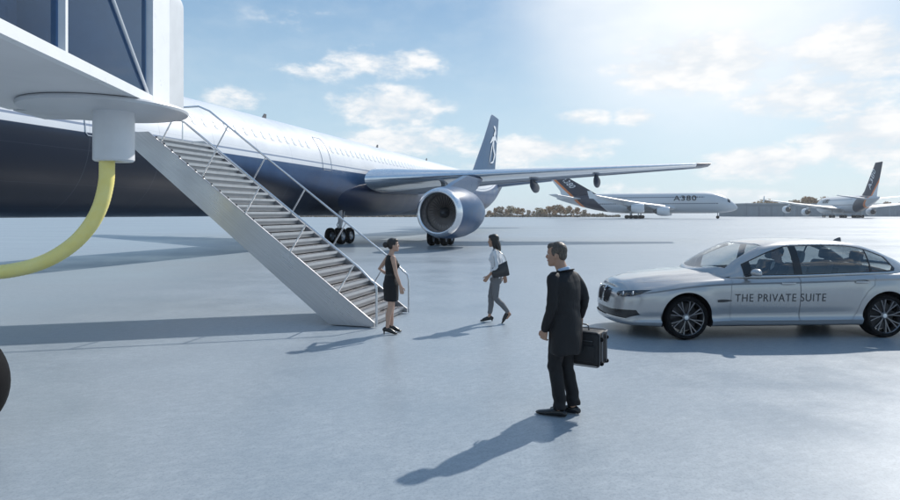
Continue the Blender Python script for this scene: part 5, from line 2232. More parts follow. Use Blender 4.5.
def hair_mat(name, a, b):
    if name in MATS:
        return MATS[name]
    m = bpy.data.materials.new(name)
    m.use_nodes = True
    t = NT(m.node_tree)
    p = t.n['Principled BSDF']
    oc = t.n.new('ShaderNodeTexCoord').outputs['Object']
    x, y, z = t.xyz(oc)
    nz = t.noise(t.comb(t.m('MULTIPLY', x, 160), t.m('MULTIPLY', y, 160), t.m('MULTIPLY', z, 22)), 1, 3, .6)
    t.put(p.inputs['Base Color'], t.mix(t.ramp(nz, .35, .65), a, b))
    p.inputs['Roughness'].default_value = .42
    bp = t.n.new('ShaderNodeBump')
    bp.inputs['Strength'].default_value = .6
    bp.inputs['Distance'].default_value = .004
    t.put(bp.inputs['Height'], nz)
    t.l.new(bp.outputs[0], p.inputs['Normal'])
    MATS[name] = m
    return m


def cloth_mat(name, col, rough=.8, fold=.5, scale=9):
    if name in MATS:
        return MATS[name]
    m = bpy.data.materials.new(name)
    m.use_nodes = True
    t = NT(m.node_tree)
    p = t.n['Principled BSDF']
    oc = t.n.new('ShaderNodeTexCoord').outputs['Object']
    x, y, z = t.xyz(oc)
    nz = t.noise(t.comb(x, y, t.m('MULTIPLY', z, .45)), scale, 3, .5, .6)
    wv = t.noise(oc, 420, 2, .6)
    t.put(p.inputs['Base Color'], t.mix(wv, [c * .82 for c in col], [min(1, c * 1.18) for c in col]))
    p.inputs['Roughness'].default_value = rough
    p.inputs['Specular IOR Level'].default_value = .3
    bp = t.n.new('ShaderNodeBump')
    bp.inputs['Strength'].default_value = fold
    bp.inputs['Distance'].default_value = .03
    t.put(bp.inputs['Height'], nz)
    t.l.new(bp.outputs[0], p.inputs['Normal'])
    MATS[name] = m
    return m


def shoe(bm, ankle, toe_dir, L=.28, heel=0., wd=.046, high=.075, pitch=0.):
    """shoe from an ankle position (z = height of ankle) towards toe_dir"""
    d = Vector((toe_dir[0], toe_dir[1], 0)).normalized()
    z0 = ankle.z - high
    def q(f, z):
        return Vector((ankle.x, ankle.y, 0)) + d * f + V3(0, 0, z0 + z)
    tube(bm, [q(-.055, .035 + heel), q(-.02, .045 + heel), q(.05, .040 + heel * .6), q(.12, .030 + heel * .1), q(L - .105, .022), q(L - .075, .018)],
         [(wd * .68, .032), (wd * .78, .045), (wd * .85, .040), (wd * 1.0, .030), (wd * .86, .020), (wd * .5, .014)], 16, round_ends=True, smooth_path=2)
    if heel:
        tube(bm, [q(-.052, .03 + heel), q(-.050, .004)], [(.016, .018), (.009, .009)], 10)


# ---- the man in the foreground ------------------------------------------------
def man():
    Y = 6.28
    loc = ((564 - 450) / 600. * Y, Y, 0)
    root = thing('person', 'man in a black suit and long dark jacket seen from behind holding a case', 'person', loc, math.radians(48), 'people on the apron')
    # facing +Y local, right is +X
    HC = V3(-.015, .085, 1.668)
    R = Euler((math.radians(-4), 0, math.radians(24))).to_matrix()
    lsh, rsh = V3(-.175, .02, 1.455), V3(.175, -.01, 1.445)
    lel, rel = V3(-.228, .0, 1.15), V3(.235, -.10, 1.20)
    lwr, rwr = V3(-.205, .10, .91), V3(.285, -.03, 1.0)
    lhip, rhip = V3(-.095, .0, .93), V3(.095, -.01, .93)
    lkn, rkn = V3(-.095, .05, .51), V3(.075, .02, .51)
    lan, ran = V3(-.10, .0, .085), V3(.085, -.055, .085)
    bm = bmesh.new()
    head_geo(bm, HC, R, s=1.0)
    tube(bm, [V3(0, -.02, 1.42), V3(-.008, .01, 1.50), HC + R @ V3(0, -.02, -.07)], [(.055, .055), (.056, .060), (.058, .062)], 16, round_ends=True)
    tube(bm, [V3(0, 0, .95), V3(0, .0, 1.1), V3(0, 0, 1.25), V3(0, 0, 1.34), V3(0, -.01, 1.38)], [(.15, .10), (.14, .10), (.155, .11), (.14, .08), (.08, .05)], 20, ref=V3(0, 1, 0))
    for s_, e_, w_, hd, pn, ts_, cu in ((lsh, lel, lwr, V3(.10, .25, -.9), V3(1, .1, 0), -1, .85), (rsh, rel, rwr, V3(.0, .15, -1), V3(-1, 0, 0), 1, 1.25)):
        tube(bm, [s_ + V3(-.02 if s_.x > 0 else .02, 0, -.09), e_, w_], [.040, .040, .029], 14, round_ends=True)
        hand_geo(bm, w_ + hd.normalized() * .01, hd, pn, ts_, .19, cu)
    for h_, k_, a_ in ((lhip, lkn, lan), (rhip, rkn, ran)):
        tube(bm, [h_, k_, a_], [.085, .055, .038], 14, round_ends=True)
    body = obj('body', fuse(bm, .0058, 3), SKIN_T, root, angle=180)
    face_parts(body, HC, R)
    # hair: short, grey brown
    bm = bmesh.new()
    def P(x, y, z):
        return HC + R @ V3(x, y, z)
    ellipsoid(bm, P(0, -.022, .045), (.0815, .096, .088), R, 28, 18)
    ellipsoid(bm, P(0, -.055, -.005), (.070, .056, .070), R, 24, 14)
    ellipsoid(bm, P(0, .035, .085), (.060, .052, .042), R, 20, 12)
    for q in (-1, 1):
        ellipsoid(bm, P(q * .068, .010, .030), (.012, .030, .045), R, 14, 10)
    b2 = fuse(bm, .006, 2)
    r = random.Random(3)
    for v in b2.verts:
        v.co += v.normal * r.uniform(-.002, .0035)
    obj('hair', b2, hair_mat('hair_greying', (.030, .022, .016), (.13, .105, .085)), body, angle=180)
    # shirt collar
    bm = bmesh.new()
    tube(bm, [V3(-.004, -.012, 1.475), V3(-.010, .004, 1.535)], [(.072, .074), (.064, .066)], 22, ref=V3(0, 1, 0))
    obj('shirt_collar', fuse(bm, .006, 1), cloth_mat('shirt_blue', (.42, .55, .72), .7, .1), body, angle=180)
    # jacket
    bm = bmesh.new()
    def ring_loft(data, seg=36):
        rings = []
        for (z, cx, cy, a, b) in data:
            rg = []
            for k in range(seg):
                t = 2 * PI * k / seg
                ct, st_ = math.cos(t), math.sin(t)
                rg.append(V3(cx + a * math.copysign(abs(ct) ** .85, ct), cy + b * math.copysign(abs(st_) ** .9, st_), z))
            rings.append(rg)
        loft(bm, rings)
    ring_loft([(.655, .0, -.02, .205, .155), (.70, .0, -.02, .205, .158), (.85, 0, -.02, .198, .155), (.98, 0, -.015, .188, .148), (1.08, 0, -.01, .182, .14), (1.2, 0, -.005, .190, .142), (1.32, 0, -.01, .200, .142), (1.40, 0, -.012, .195, .125), (1.455, 0, -.015, .165, .10), (1.49, 0, -.012, .10, .085), (1.505, 0, -.01, .076, .08)])
    for s_, e_, w_ in ((lsh, lel, lwr), (rsh, rel, rwr)):
        sg = -1 if s_.x < 0 else 1
        tube(bm, [V3(s_.x * .66, s_.y, s_.z - .01), s_ + V3(0, 0, -.022), (s_ + e_) / 2 + V3(sg * .006, -.01, 0), e_, (e_ + w_) / 2, w_], [.052, .066, .064, .060, .054, .047], 18, round_ends=True, smooth_path=3)
    jb = fuse(bm, .009, 3)
    # folds: gentle wavy displacement that grows towards the hem and at elbows
    for v in jb.verts:
        c = v.co
        f = max(0, (1.15 - c.z)) * .020
        a = math.atan2(c.y, c.x)
        v.co += v.normal * (f * math.sin(a * 5 + c.z * 5) + .003 * math.sin(c.z * 60 + a * 3) * math.exp(-((c.z - 1.14) / .07) ** 2) + .0025 * math.sin(c.z * 26 + c.x * 18))
    jk = obj('jacket', jb, cloth_mat('jacket_black', (.011, .011, .013), .6, .6, 8), body, angle=180)
    # collar and lapels
    bm = bmesh.new()
    pts = []
    for k in range(15):
        a = math.radians(-60 + 300 * k / 14)
        pts.append(V3(.082 * math.cos(a), -.012 + .084 * math.sin(a) * -1, 1.495 + .022 * math.sin(a)))
    tube(bm, pts, [(.020, .008)] * 15, 8, ref=V3(0, 0, 1))
    obj('collar', fuse(bm, .005, 1), MATS['jacket_black'], jk, angle=180)
    # back vent and seam
    bm = bmesh.new()
    tube(bm, [V3(.0, -.158, 1.40 - .0), V3(0, -.158, 1.2), V3(0, -.168, 1.0), V3(.0, -.19, .68)], .003, 5)
    bm.free()
    # trousers
    bm = bmesh.new()
    tube(bm, [V3(0, -.005, .80), V3(0, -.01, .95), V3(0, 0, 1.03)], [(.16, .115), (.165, .12), (.155, .11)], 22, ref=V3(0, 1, 0))
    for h_, k_, a_ in ((lhip, lkn, lan), (rhip, rkn, ran)):
        tube(bm, [h_ + V3(0, 0, -.05), (h_ + k_) / 2, k_, (k_ * .5 + a_ * .5) + V3(0, -.015, 0), a_ + V3(0, -.012, .0)], [(.098, .105), (.088, .092), (.073, .076), (.066, .070), (.062, .070)], 20, smooth_path=3)
    tb = fuse(bm, .008, 2)
    for v in tb.verts:
        c = v.co
        v.co += v.normal * (.0045 * math.sin(c.z * 46 + c.x * 20) * (1.2 * math.exp(-((c.z - .5) / .10) ** 2) + 1.6 * math.exp(-((c.z - .14) / .07) ** 2)) + .002 * math.sin(c.z * 21 + c.y * 30))
    obj('trousers', tb, cloth_mat('trouser_black', (.010, .010, .012), .65, .5, 10), body, angle=180)
    for a_, td in ((lan, (-.30, 1)), (ran, (-.25, 1))):
        bm = bmesh.new()
        shoe(bm, a_, td, .31, 0, .050, .085)
        sb = fuse(bm, .006, 2)
        for v in sb.verts:
            if v.co.z < .004:
                v.co.z = .004
        so = obj('shoe', sb, mat('shoe_leather', (.012, .012, .013), .22), body, angle=180)
    # tie is on the hidden side; small shirt cuff
    bm = bmesh.new()
    dv = (lwr - lel).normalized()
    tube(bm, [lwr - dv * .01, lwr + dv * .014], [.039, .037], 16)
    obj('cuff', bm, MATS['shirt_blue'], jk)
    hand = rwr + V3(0, .012, -.085)
    return root, hand


def to_world(root, p):
    M = Matrix.Translation(root.location) @ root.rotation_euler.to_matrix().to_4x4()
    return M @ p


man_root, man_hand = man()


def travel_case(at):
    """black pilot case hanging from the man's right hand"""
    top = at.z - .012
    root = thing('travel_case', 'black boxy travel case held by the man in the suit', 'case', (at.x + .03, at.y + .0, .49), math.radians(-32))
    H = top - .49 - .055
    W, Dp = .46, .25
    M_c = cloth_mat('case_fabric', (.022, .022, .024), .6, .25, 14)
    M_e = mat('case_edge', (.10, .10, .105), .4, .2)
    bm = bmesh.new()
    box(bm, -W / 2, W / 2, -Dp / 2, Dp / 2, 0, H, bev=.03)
    bmesh.ops.subdivide_edges(bm, edges=[e for e in bm.edges if e.calc_length() > .1], cuts=8, use_grid_fill=True)
    for v in bm.verts:
        v.co += V3(0, 1 if v.co.y > 0 else -1, 0) * .012 * max(0, 1 - (v.co.x / (W / 2)) ** 2) * max(0, 1 - ((v.co.z - H / 2) / (H / 2)) ** 2)
    obj('shell', bm, M_c, root, angle=50)
    # piping round both big faces
    for y_ in (-Dp / 2 + .006, Dp / 2 - .006):
        bm = bmesh.new()
        pts = []
        for (cx, cz, a0) in ((W / 2 - .035, H - .035, 0), (-W / 2 + .035, H - .035, 90), (-W / 2 + .035, .035, 180), (W / 2 - .035, .035, 270)):
            for q in range(5):
                a = math.radians(a0 + q * 22.5)
                pts.append(V3(cx + .037 * math.cos(a), y_, cz + .037 * math.sin(a)))
        pts.append(pts[0])
        tube(bm, pts, .006, 8)
        obj('piping', bm, M_e, root)
    # front pocket
    bm = bmesh.new()
    box(bm, -W / 2 + .05, W / 2 - .05, -Dp / 2 - .028, -Dp / 2 + .01, .05, H * .62, bev=.015)
    obj('pocket', bm, M_c, root)
    bm = bmesh.new()
    tube(bm, [(-W / 2 + .07, -Dp / 2 - .012, H * .75), (W / 2 - .07, -Dp / 2 - .012, H * .75)], .004, 6)
    obj('zip', bm, mat('zip_metal', (.3, .3, .3), .3, .8), root)
    # handle strap up to the hand
    bm = bmesh.new()
    tube(bm, [(-.075, 0, H - .005), (-.070, 0, H + .04), (-.045, 0, H + .058), (.045, 0, H + .058), (.070, 0, H + .04), (.075, 0, H - .005)], [(.011, .008)] * 6, 8, smooth_path=3)
    obj('handle', bm, M_e, root)
    # telescopic bars, corner guards and wheels on the right-hand side
    for y_ in (-.07, .07):
        bm = bmesh.new()
        tube(bm, [(W / 2 + .012, y_, .03), (W / 2 + .012, y_, H + .0)], .007, 8)
        obj('trolley_bar', bm, mat('bar_grey', (.18, .18, .19), .3, .8), root)
    bm = bmesh.new()
    tube(bm, [(W / 2 + .012, -.07, H - .01), (W / 2 + .03, -.05, H + .005), (W / 2 + .03, .05, H + .005), (W / 2 + .012, .07, H - .01)], .009, 8)
    obj('trolley_grip', bm, M_e, root)
    for y_ in (-.085, .085):
        for z_ in (.035, H - .07):
            bm = bmesh.new()
            lathe(bm, [(-.012, .004), (-.014, .018), (-.008, .022), (.008, .022), (.014, .018), (.012, .004)], Matrix.Translation((W / 2 + .012, y_, z_)), 20, cap=True)
            obj('caster', bm, M_tyre, root)
    return root


travel_case(to_world(man_root, man_hand))


# ---- woman in black dress by the stairs --------------------------------------
def woman_dress():
    Y = 10.5
    root = thing('person', 'woman in a sleeveless black dress with hair in a bun standing at the stairs', 'person', ((391 - 450) / 600. * Y, Y, 0), math.radians(-72), 'people on the apron')
    HC = V3(.0, .045, 1.545)
    R = Euler((math.radians(2), 0, math.radians(-12))).to_matrix()
    lsh, rsh = V3(-.165, -.005, 1.335), V3(.165, .0, 1.335)
    # facing +x in the world: right arm (near the camera) hangs, left hand on the hip
    rel, rwr = V3(.225, .04, 1.06), V3(.195, .13, .835)
    lel, lwr = V3(-.30, -.145, 1.11), V3(-.165, .02, .98)
    lhip, rhip = V3(-.085, 0, .86), V3(.085, 0, .86)
    lkn, rkn = V3(-.075, .03, .48), V3(.08, -.02, .48)
    lan, ran = V3(-.075, .025, .125), V3(.095, -.09, .125)
    bm = bmesh.new()
    s = .93
    head_geo(bm, HC, R, True, s)
    tube(bm, [V3(0, -.02, 1.31), V3(0, .005, 1.40), HC + R @ V3(0, -.02, -.07)], [(.06, .055), (.044, .046), (.043, .047)], 16, round_ends=True)
    tube(bm, [V3(0, .0, .80), V3(0, 0, .88), V3(0, 0, 1.05), V3(0, .005, 1.2), V3(0, 0, 1.29), V3(0, -.01, 1.345)], [(.15, .11), (.155, .115), (.112, .085), (.135, .10), (.145, .085), (.11, .055)], 22, ref=V3(0, 1, 0), round_ends=True)
    tube(bm, [rsh + V3(-.01, 0, 0), (rsh + rel) / 2, rel, (rel + rwr) / 2, rwr], [.047, .039, .033, .030, .0215], 14, round_ends=True)
    hand_geo(bm, rwr, V3(-.05, .22, -1), V3(-1, .1, 0), 1, .168, .35)
    tube(bm, [lsh + V3(.01, 0, 0), (lsh + lel) / 2, lel, (lel + lwr) / 2, lwr], [.047, .039, .033, .030, .0215], 14, round_ends=True)
    hand_geo(bm, lwr, V3(.35, .45, -.45), V3(.8, -.5, -.1), 1, .165, .3)
    for h_, k_, a_ in ((lhip, lkn, lan), (rhip, rkn, ran)):
        cv = k_ * .62 + a_ * .38 + V3(0, -.018, 0)
        tube(bm, [h_, (h_ + k_) / 2, k_, cv, (k_ * .25 + a_ * .75), a_], [(.086, .092), (.072, .076), (.050, .052), (.050, .052), (.033, .036), (.028, .031)], 16, round_ends=True, smooth_path=2)
    body = obj('body', fuse(bm, .0056, 3), SKIN, root, angle=180)
    face_parts(body, HC, R, s)
    bm = bmesh.new()
    def P(x, y, z):
        return HC + R @ (V3(x, y, z) * s)
    ellipsoid(bm, P(0, -.026, .040), (.0835, .098, .092), R, 28, 18)
    ellipsoid(bm, P(0, -.050, -.002), (.072, .062, .075), R, 24, 14)
    ellipsoid(bm, P(0, .028, .082), (.064, .058, .044), R, 20, 12)
    ellipsoid(bm, P(0, -.150, .012), (.056, .050, .054), R, 20, 14)
    tube(bm, [P(0, -.09, .01), P(0, -.14, .012)], .035, 12)
    obj('hair', fuse(bm, .0058, 2), hair_mat('hair_black', (.008, .007, .007), (.03, .024, .02)), body, angle=180)
    # dress
    bm = bmesh.new()
    data = [(.575, 0, .005, .165, .120), (.62, 0, .005, .168, .124), (.74, 0, .0, .180, .132), (.86, 0, -.004, .182, .136), (.95, 0, -.002, .155, .115), (1.04, 0, .002, .128, .098), (1.12, 0, .008, .138, .106), (1.20, 0, .016, .155, .122), (1.27, 0, .008, .155, .108), (1.33, 0, .0, .148, .080), (1.365, 0, -.006, .105, .066), (1.375, 0, -.006, .075, .058)]
    rings = []
    for (z, cx, cy, a, b) in data:
        rings.append([V3(cx + a * math.cos(2 * PI * k / 36), cy + b * math.sin(2 * PI * k / 36), z) for k in range(36)])
    loft(bm, rings)
    for q in (-1, 1):
        ellipsoid(bm, (q * .062, .085, 1.195), (.058, .055, .060), None, 16, 12)
    db = fuse(bm, .007, 3)
    for v in db.verts:
        c = v.co
        a = math.atan2(c.y, c.x)
        v.co += v.normal * (.0035 * math.sin(c.z * 50 + a * 2) * math.exp(-((c.z - 1.0) / .08) ** 2) + .004 * math.sin(a * 6) * max(0, .9 - c.z))
    dr = obj('dress', db, cloth_mat('dress_black', (.012, .012, .014), .6, .4, 12), body, angle=180)
    bm = bmesh.new()
    pts = [V3(.131 * math.cos(a), .003 + .101 * math.sin(a), 1.035 + .002 * math.sin(2 * a)) for a in [2 * PI * k / 40 for k in range(41)]]
    tube(bm, pts, [(.003, .010)] * 41, 6)
    obj('belt', bm, mat('belt_black', (.03, .03, .032), .25), dr)
    for a_, td in ((lan, (.1, 1)), (ran, (.25, 1))):
        bm = bmesh.new()
        shoe(bm, a_, td, .245, .052, .038, .122)
        sb = fuse(bm, .0055, 2)
        for v in sb.verts:
            v.co.z = max(.003, v.co.z)
        obj('shoe', sb, mat('shoe_black', (.013, .013, .014), .25), body, angle=180)


woman_dress()


# ---- woman walking with a shoulder bag ---------------------------------------
def woman_walking():
    Y = 11.55
    root = thing('person', 'woman with long dark hair in white blouse and grey trousers walking left', 'person', ((496 - 450) / 600. * Y, Y, 0), math.radians(82), 'people on the apron')
    HC = V3(.0, .055, 1.575)
    R = Euler((math.radians(-5), 0, math.radians(4))).to_matrix()
    s = .94
    lsh, rsh = V3(-.165, .02, 1.365), V3(.165, -.015, 1.365)
    # left arm (near the camera): elbow bent, hand forward low; right arm swings back
    lel, lwr = V3(-.215, -.025, 1.085), V3(-.20, .135, .905)
    rel, rwr = V3(.225, -.10, 1.09), V3(.215, -.16, .875)
    lhip, rhip = V3(-.085, 0, .89), V3(.085, 0, .89)
    # front leg planted flat, back leg pushing off
    rkn, ran = V3(.085, .10, .50), V3(.07, .13, .105)
    lkn, lan = V3(-.075, -.005, .48), V3(-.055, -.265, .175)
    bm = bmesh.new()
    head_geo(bm, HC, R, True, s)
    tube(bm, [V3(0, -.02, 1.34), V3(0, .005, 1.43), HC + R @ V3(0, -.02, -.07)], [(.06, .055), (.045, .047), (.043, .047)], 16, round_ends=True)
    tube(bm, [V3(0, .0, .83), V3(0, 0, .92), V3(0, 0, 1.08), V3(0, .005, 1.23), V3(0, 0, 1.32), V3(0, -.01, 1.375)], [(.14, .10), (.14, .10), (.10, .075), (.12, .085), (.13, .075), (.10, .05)], 22, ref=V3(0, 1, 0), round_ends=True)
    for s_, e_, w_, hd, pn, ts_ in ((lsh, lel, lwr, V3(.05, .6, -.8), V3(1, 0, 0), -1), (rsh, rel, rwr, V3(0, -.1, -1), V3(-1, 0, 0), 1)):
        tube(bm, [s_, (s_ + e_) / 2, e_, (e_ + w_) / 2, w_], [.043, .037, .032, .030, .0215], 14, round_ends=True)
        hand_geo(bm, w_, hd, pn, ts_, .168, .5)
    for h_, k_, a_ in ((lhip, lkn, lan), (rhip, rkn, ran)):
        tube(bm, [h_, k_, a_], [(.075, .08), .045, .029], 16, round_ends=True)
    tube(bm, [ran, ran + V3(.0, .06, -.045)], [.028, .025], 12, round_ends=True)
    tube(bm, [lan, lan + V3(.0, .055, -.075)], [.028, .024], 12, round_ends=True)
    body = obj('body', fuse(bm, .0056, 3), SKIN_T, root, angle=180)
    face_parts(body, HC, R, s)
    bm = bmesh.new()
    def P(x, y, z):
        return HC + R @ (V3(x, y, z) * s)
    ellipsoid(bm, P(0, -.024, .042), (.086, .100, .092), R, 28, 18)
    ellipsoid(bm, P(0, .030, .082), (.066, .056, .046), R, 20, 12)
    tube(bm, [P(0, -.045, .03), P(0, -.078, -.07), P(0, -.092, -.16), P(-.01, -.098, -.25), P(-.01, -.098, -.33)], [(.082, .065), (.088, .058), (.092, .050), (.080, .036), (.045, .018)], 20, ref=V3(0, 1, 0), round_ends=True, smooth_path=3)
    for q in (-1, 1):
        tube(bm, [P(q * .070, .012, .05), P(q * .080, -.005, -.03), P(q * .078, -.012, -.11), P(q * .074, -.025, -.20)], [(.018, .030), (.018, .032), (.018, .030), (.010, .018)], 12, ref=V3(0, 1, 0), round_ends=True, smooth_path=3)
    hb = fuse(bm, .006, 2)
    for v in hb.verts:
        c = v.co - HC
        if c.z < -.02:
            v.co += v.normal * .004 * math.sin(math.atan2(c.y, c.x) * 14 + c.z * 30)
    obj('hair', hb, hair_mat('hair_black', (.008, .007, .007), (.03, .024, .02)), body, angle=180)
    # blouse
    bm = bmesh.new()
    data = [(.865, 0, .0, .158, .120), (.92, 0, .0, .158, .122), (1.0, 0, .0, .142, .106), (1.08, 0, .0, .130, .098), (1.16, 0, .008, .142, .108), (1.24, 0, .016, .156, .120), (1.31, 0, .008, .158, .105), (1.365, 0, .0, .145, .078), (1.395, 0, -.004, .095, .062), (1.405, 0, -.004, .062, .054)]
    rings = []
    for (z, cx, cy, a, b) in data:
        rings.append([V3(cx + a * math.cos(2 * PI * k / 36), cy + b * math.sin(2 * PI * k / 36), z) for k in range(36)])
    loft(bm, rings)
    for q in (-1, 1):
        ellipsoid(bm, (q * .062, .085, 1.225), (.055, .050, .057), None, 16, 12)
    for s_, e_, w_ in ((lsh, lel, lwr), (rsh, rel, rwr)):
        tube(bm, [V3(s_.x * .7, s_.y, s_.z), s_, (s_ + e_) / 2, e_, (e_ * .55 + w_ * .45)], [.045, .058, .053, .048, .043], 16, round_ends=True, smooth_path=2)
    bb = fuse(bm, .007, 3)
    for v in bb.verts:
        c = v.co
        a = math.atan2(c.y, c.x)
        v.co += v.normal * (.004 * math.sin(a * 7 + c.z * 16) * max(0, min(1, (1.2 - c.z) * 4)) + .003 * math.sin(c.z * 44 + c.x * 30))
    obj('blouse', bb, cloth_mat('blouse_white', (.68, .69, .71), .8, .5, 14), body, angle=180)
    # trousers
    bm = bmesh.new()
    tube(bm, [V3(0, 0, .82), V3(0, -.004, .88), V3(0, 0, .96)], [(.150, .118), (.150, .118), (.132, .10)], 22, ref=V3(0, 1, 0), round_ends=True)
    for h_, k_, a_ in ((lhip, lkn, lan), (rhip, rkn, ran)):
        up_ = (k_ - a_).normalized()
        cv = k_ * .6 + a_ * .4 + V3(0, -.012, 0)
        tube(bm, [h_ + V3(0, 0, .0), (h_ * .55 + k_ * .45), k_, cv, a_ + up_ * .05], [(.083, .094), (.076, .083), (.055, .060), (.052, .056), (.038, .042)], 18, smooth_path=3)
    tb = fuse(bm, .007, 2)
    for v in tb.verts:
        c = v.co
        v.co += v.normal * (.0035 * math.sin(c.z * 60 + c.y * 20) * (math.exp(-((c.z - .48) / .09) ** 2) + math.exp(-((c.z - .2) / .07) ** 2) + math.exp(-((c.z - .8) / .06) ** 2)))
    obj('trousers', tb, cloth_mat('trouser_grey', (.17, .17, .175), .8, .45, 12), body, angle=180)
    # shoes: front one flat, back one standing on its toe
    bm = bmesh.new()
    shoe(bm, ran, (-.05, 1), .245, .03, .037, .102)
    sb = fuse(bm, .0055, 2)
    for v in sb.verts:
        v.co.z = max(.003, v.co.z)
    obj('shoe', sb, mat('shoe_black', (.013, .013, .014), .25), body, angle=180)
    bm = bmesh.new()
    shoe(bm, V3(0, 0, .102), (0, 1), .245, .03, .037, .102)
    toe = V3(0, .16, .0)
    Mx = Matrix.Translation(V3(lan.x, lan.y + .125, .004)) @ Matrix.Rotation(math.radians(-44), 4, 'X') @ Matrix.Translation(-toe)
    bmesh.ops.transform(bm, matrix=Mx, verts=bm.verts[:])
    sb = fuse(bm, .0055, 2)
    for v in sb.verts:
        v.co.z = max(.003, v.co.z)
    obj('shoe', sb, mat('shoe_black', (.013, .013, .014), .25), body, angle=180)
    return root, lsh


ww, ww_sh = woman_walking()


def shoulder_bag():
    c = to_world(ww, ww_sh + V3(-.055, -.115, -.36))
    root = thing('shoulder_bag', 'black leather shoulder bag hanging from the walking woman', 'handbag', c, ww.rotation_euler.z)
    # local: x across the body, y forward
    M_b = mat('bag_leather', (.016, .016, .018), .3, var=.2, scale=20, coat=.3)
    bm = bmesh.new()
    rings = []
    for z, hy, hx, yo in ((-.10, .145, .045, .0), (-.085, .165, .055, 0), (0, .165, .052, 0), (.09, .155, .035, -.005), (.13, .15, .018, -.01), (.135, .145, .008, -.01)):
        rg = []
        for k in range(32):
            a = 2 * PI * k / 32
            ca, sa = math.cos(a), math.sin(a)
            zz = z + (.045 * (-yo * 0 + math.copysign(abs(sa) ** .5, sa) * -1) * 1 if z > .05 else 0)
            rg.append(V3(hx * math.copysign(abs(ca) ** .6, ca), yo + hy * math.copysign(abs(sa) ** .5, sa), zz))
        rings.append(rg)
    loft(bm, rings)
    bmesh.ops.transform(bm, matrix=Matrix.Rotation(math.radians(-10), 4, 'X'), verts=bm.verts[:])
    obj('bag_body', bm, M_b, root, angle=50)
    for q in (-.03, .03):
        bm = bmesh.new()
        tube(bm, [(q, -.125, .14), (q * .8 + .01, -.07, .30), (.045 + q * .2, .09, .425), (.045 + q * .2, .135, .418), (q * .8 + .012, .12, .25), (q, .10, .08)], [(.009, .003)] * 6, 8, smooth_path=4)
        obj('strap', bm, M_b, root)
    for y_ in (-.12, .10):
        bm = bmesh.new()
        tube(bm, [V3(.045 + .0, y_ + .012 * math.cos(a), .10 + .012 * math.sin(a)) for a in [2 * PI * k / 12 for k in range(13)]], .0025, 6)
        obj('ring', bm, mat('bag_metal', (.6, .58, .5), .25, 1.), root)


shoulder_bag()


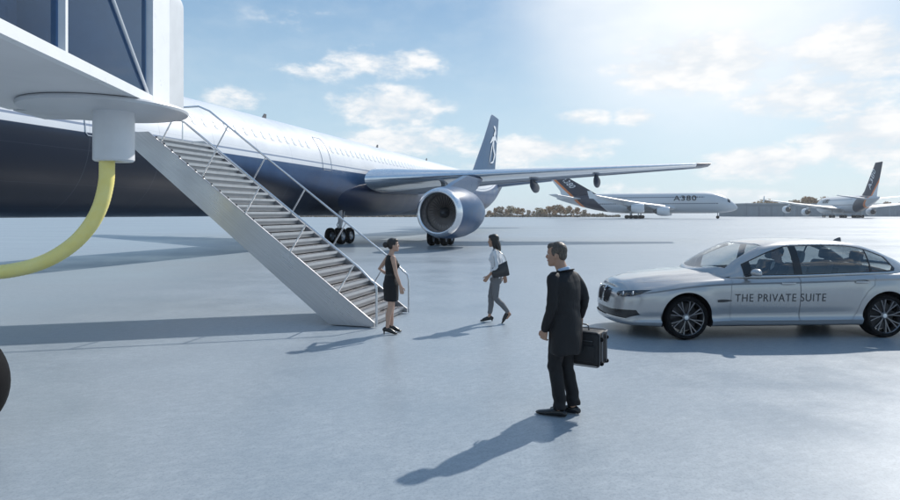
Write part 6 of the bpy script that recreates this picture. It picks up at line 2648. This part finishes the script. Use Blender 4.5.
# ---- driver --------------------------------------------------------------------
def driver():
    base = Matrix.Translation(CAR.location) @ CAR.rotation_euler.to_matrix().to_4x4() @ Matrix.Scale(1.07, 4)
    loc = base @ V3(2.50 - 2.62, -.38, .62)
    root = thing('person', 'driver in a dark suit sitting behind the steering wheel of the silver car', 'person', loc, CAR.rotation_euler.z + math.radians(90), None, 1.0)
    # faces local +Y = car's front
    HC = V3(0, -.13, .79 - .05)
    R = Matrix.Identity(3)
    bm = bmesh.new()
    head_geo(bm, HC, R, s=.98)
    tube(bm, [V3(0, -.16, .50), V3(0, -.15, .62), HC + V3(0, -.02, -.07)], [.07, .058, .056], 14, round_ends=True)
    tube(bm, [V3(0, -.05, .0), V3(0, -.08, .2), V3(0, -.14, .42), V3(0, -.16, .53)], [(.16, .12), (.15, .11), (.17, .11), (.12, .08)], 18, ref=V3(0, 1, 0), round_ends=True)
    J = []
    for q in (-1, 1):
        sh, elb, wr = V3(q * .19, -.14, .50), V3(q * .25, .06, .28), V3(q * .15, .27, .36)
        J.append((sh, elb, wr))
        tube(bm, [sh, elb, wr], [.05, .04, .028], 12, round_ends=True)
        hand_geo(bm, wr, V3(-q * .1, .5, .35), V3(-q * .8, .1, -.5), -q if q < 0 else -q, .18, 1.0)
        tube(bm, [V3(q * .09, 0, .03), V3(q * .12, .42, .08), V3(q * .12, .62, -.15)], [.08, .06, .045], 12, round_ends=True)
    body = obj('body', fuse(bm, .0075, 3), SKIN, root, angle=180)
    face_parts(body, HC, R, .98)
    bm = bmesh.new()
    ellipsoid(bm, HC + V3(0, -.024, .040), (.081, .094, .088), R, 24, 16)
    ellipsoid(bm, HC + V3(0, .032, .080), (.060, .050, .042), R, 20, 12)
    ellipsoid(bm, HC + V3(0, -.055, -.01), (.066, .050, .06), R, 20, 12)
    obj('hair', fuse(bm, .008, 2), hair_mat('hair_brown', (.03, .02, .014), (.08, .055, .04)), body, angle=180)
    bm = bmesh.new()
    tube(bm, [V3(0, -.05, .0), V3(0, -.08, .2), V3(0, -.14, .42), V3(0, -.16, .53), V3(0, -.155, .58)], [(.185, .145), (.175, .135), (.195, .13), (.15, .095), (.07, .07)], 22, ref=V3(0, 1, 0), round_ends=False)
    for sh, elb, wr in J:
        tube(bm, [sh, elb, elb * .1 + wr * .9], [.068, .056, .042], 14, round_ends=True)
    obj('jacket', fuse(bm, .009, 3), cloth_mat('driver_suit', (.045, .05, .06), .75, .4), body, angle=180)
    bm = bmesh.new()
    for q in (-1, 1):
        tube(bm, [V3(q * .08, -.02, .03), V3(q * .12, .42, .08), V3(q * .12, .62, -.15)], [.095, .075, .058], 14, round_ends=True)
    obj('trousers', fuse(bm, .01, 2), MATS['driver_suit'], body, angle=180)
    bm = bmesh.new()
    tube(bm, [V3(0, -.075, .585), V3(0, -.045, .50), V3(0, -.015, .36)], [(.03, .02), (.045, .02), (.02, .02)], 10)
    obj('shirt', bm, MATS['blouse_white'], body)


driver()


# ---------------------------------------------------------------- air
def haze():
    m = bpy.data.materials.new('haze_air')
    m.use_nodes = True
    t = NT(m.node_tree)
    for n in list(t.n):
        t.n.remove(n)
    out = t.n.new('ShaderNodeOutputMaterial')
    v = t.n.new('ShaderNodeVolumePrincipled')
    v.inputs['Color'].default_value = (.86, .92, .98, 1)
    v.inputs['Density'].default_value = .00022
    v.inputs['Anisotropy'].default_value = .35
    t.l.new(v.outputs[0], out.inputs['Volume'])
    bm = bmesh.new()
    box(bm, -4020, 4020, -620, 7020, -1.0, 32)
    o = obj('haze', bm, m, None, smooth=False)
    tag(o, None, None, kind='stuff')


haze()
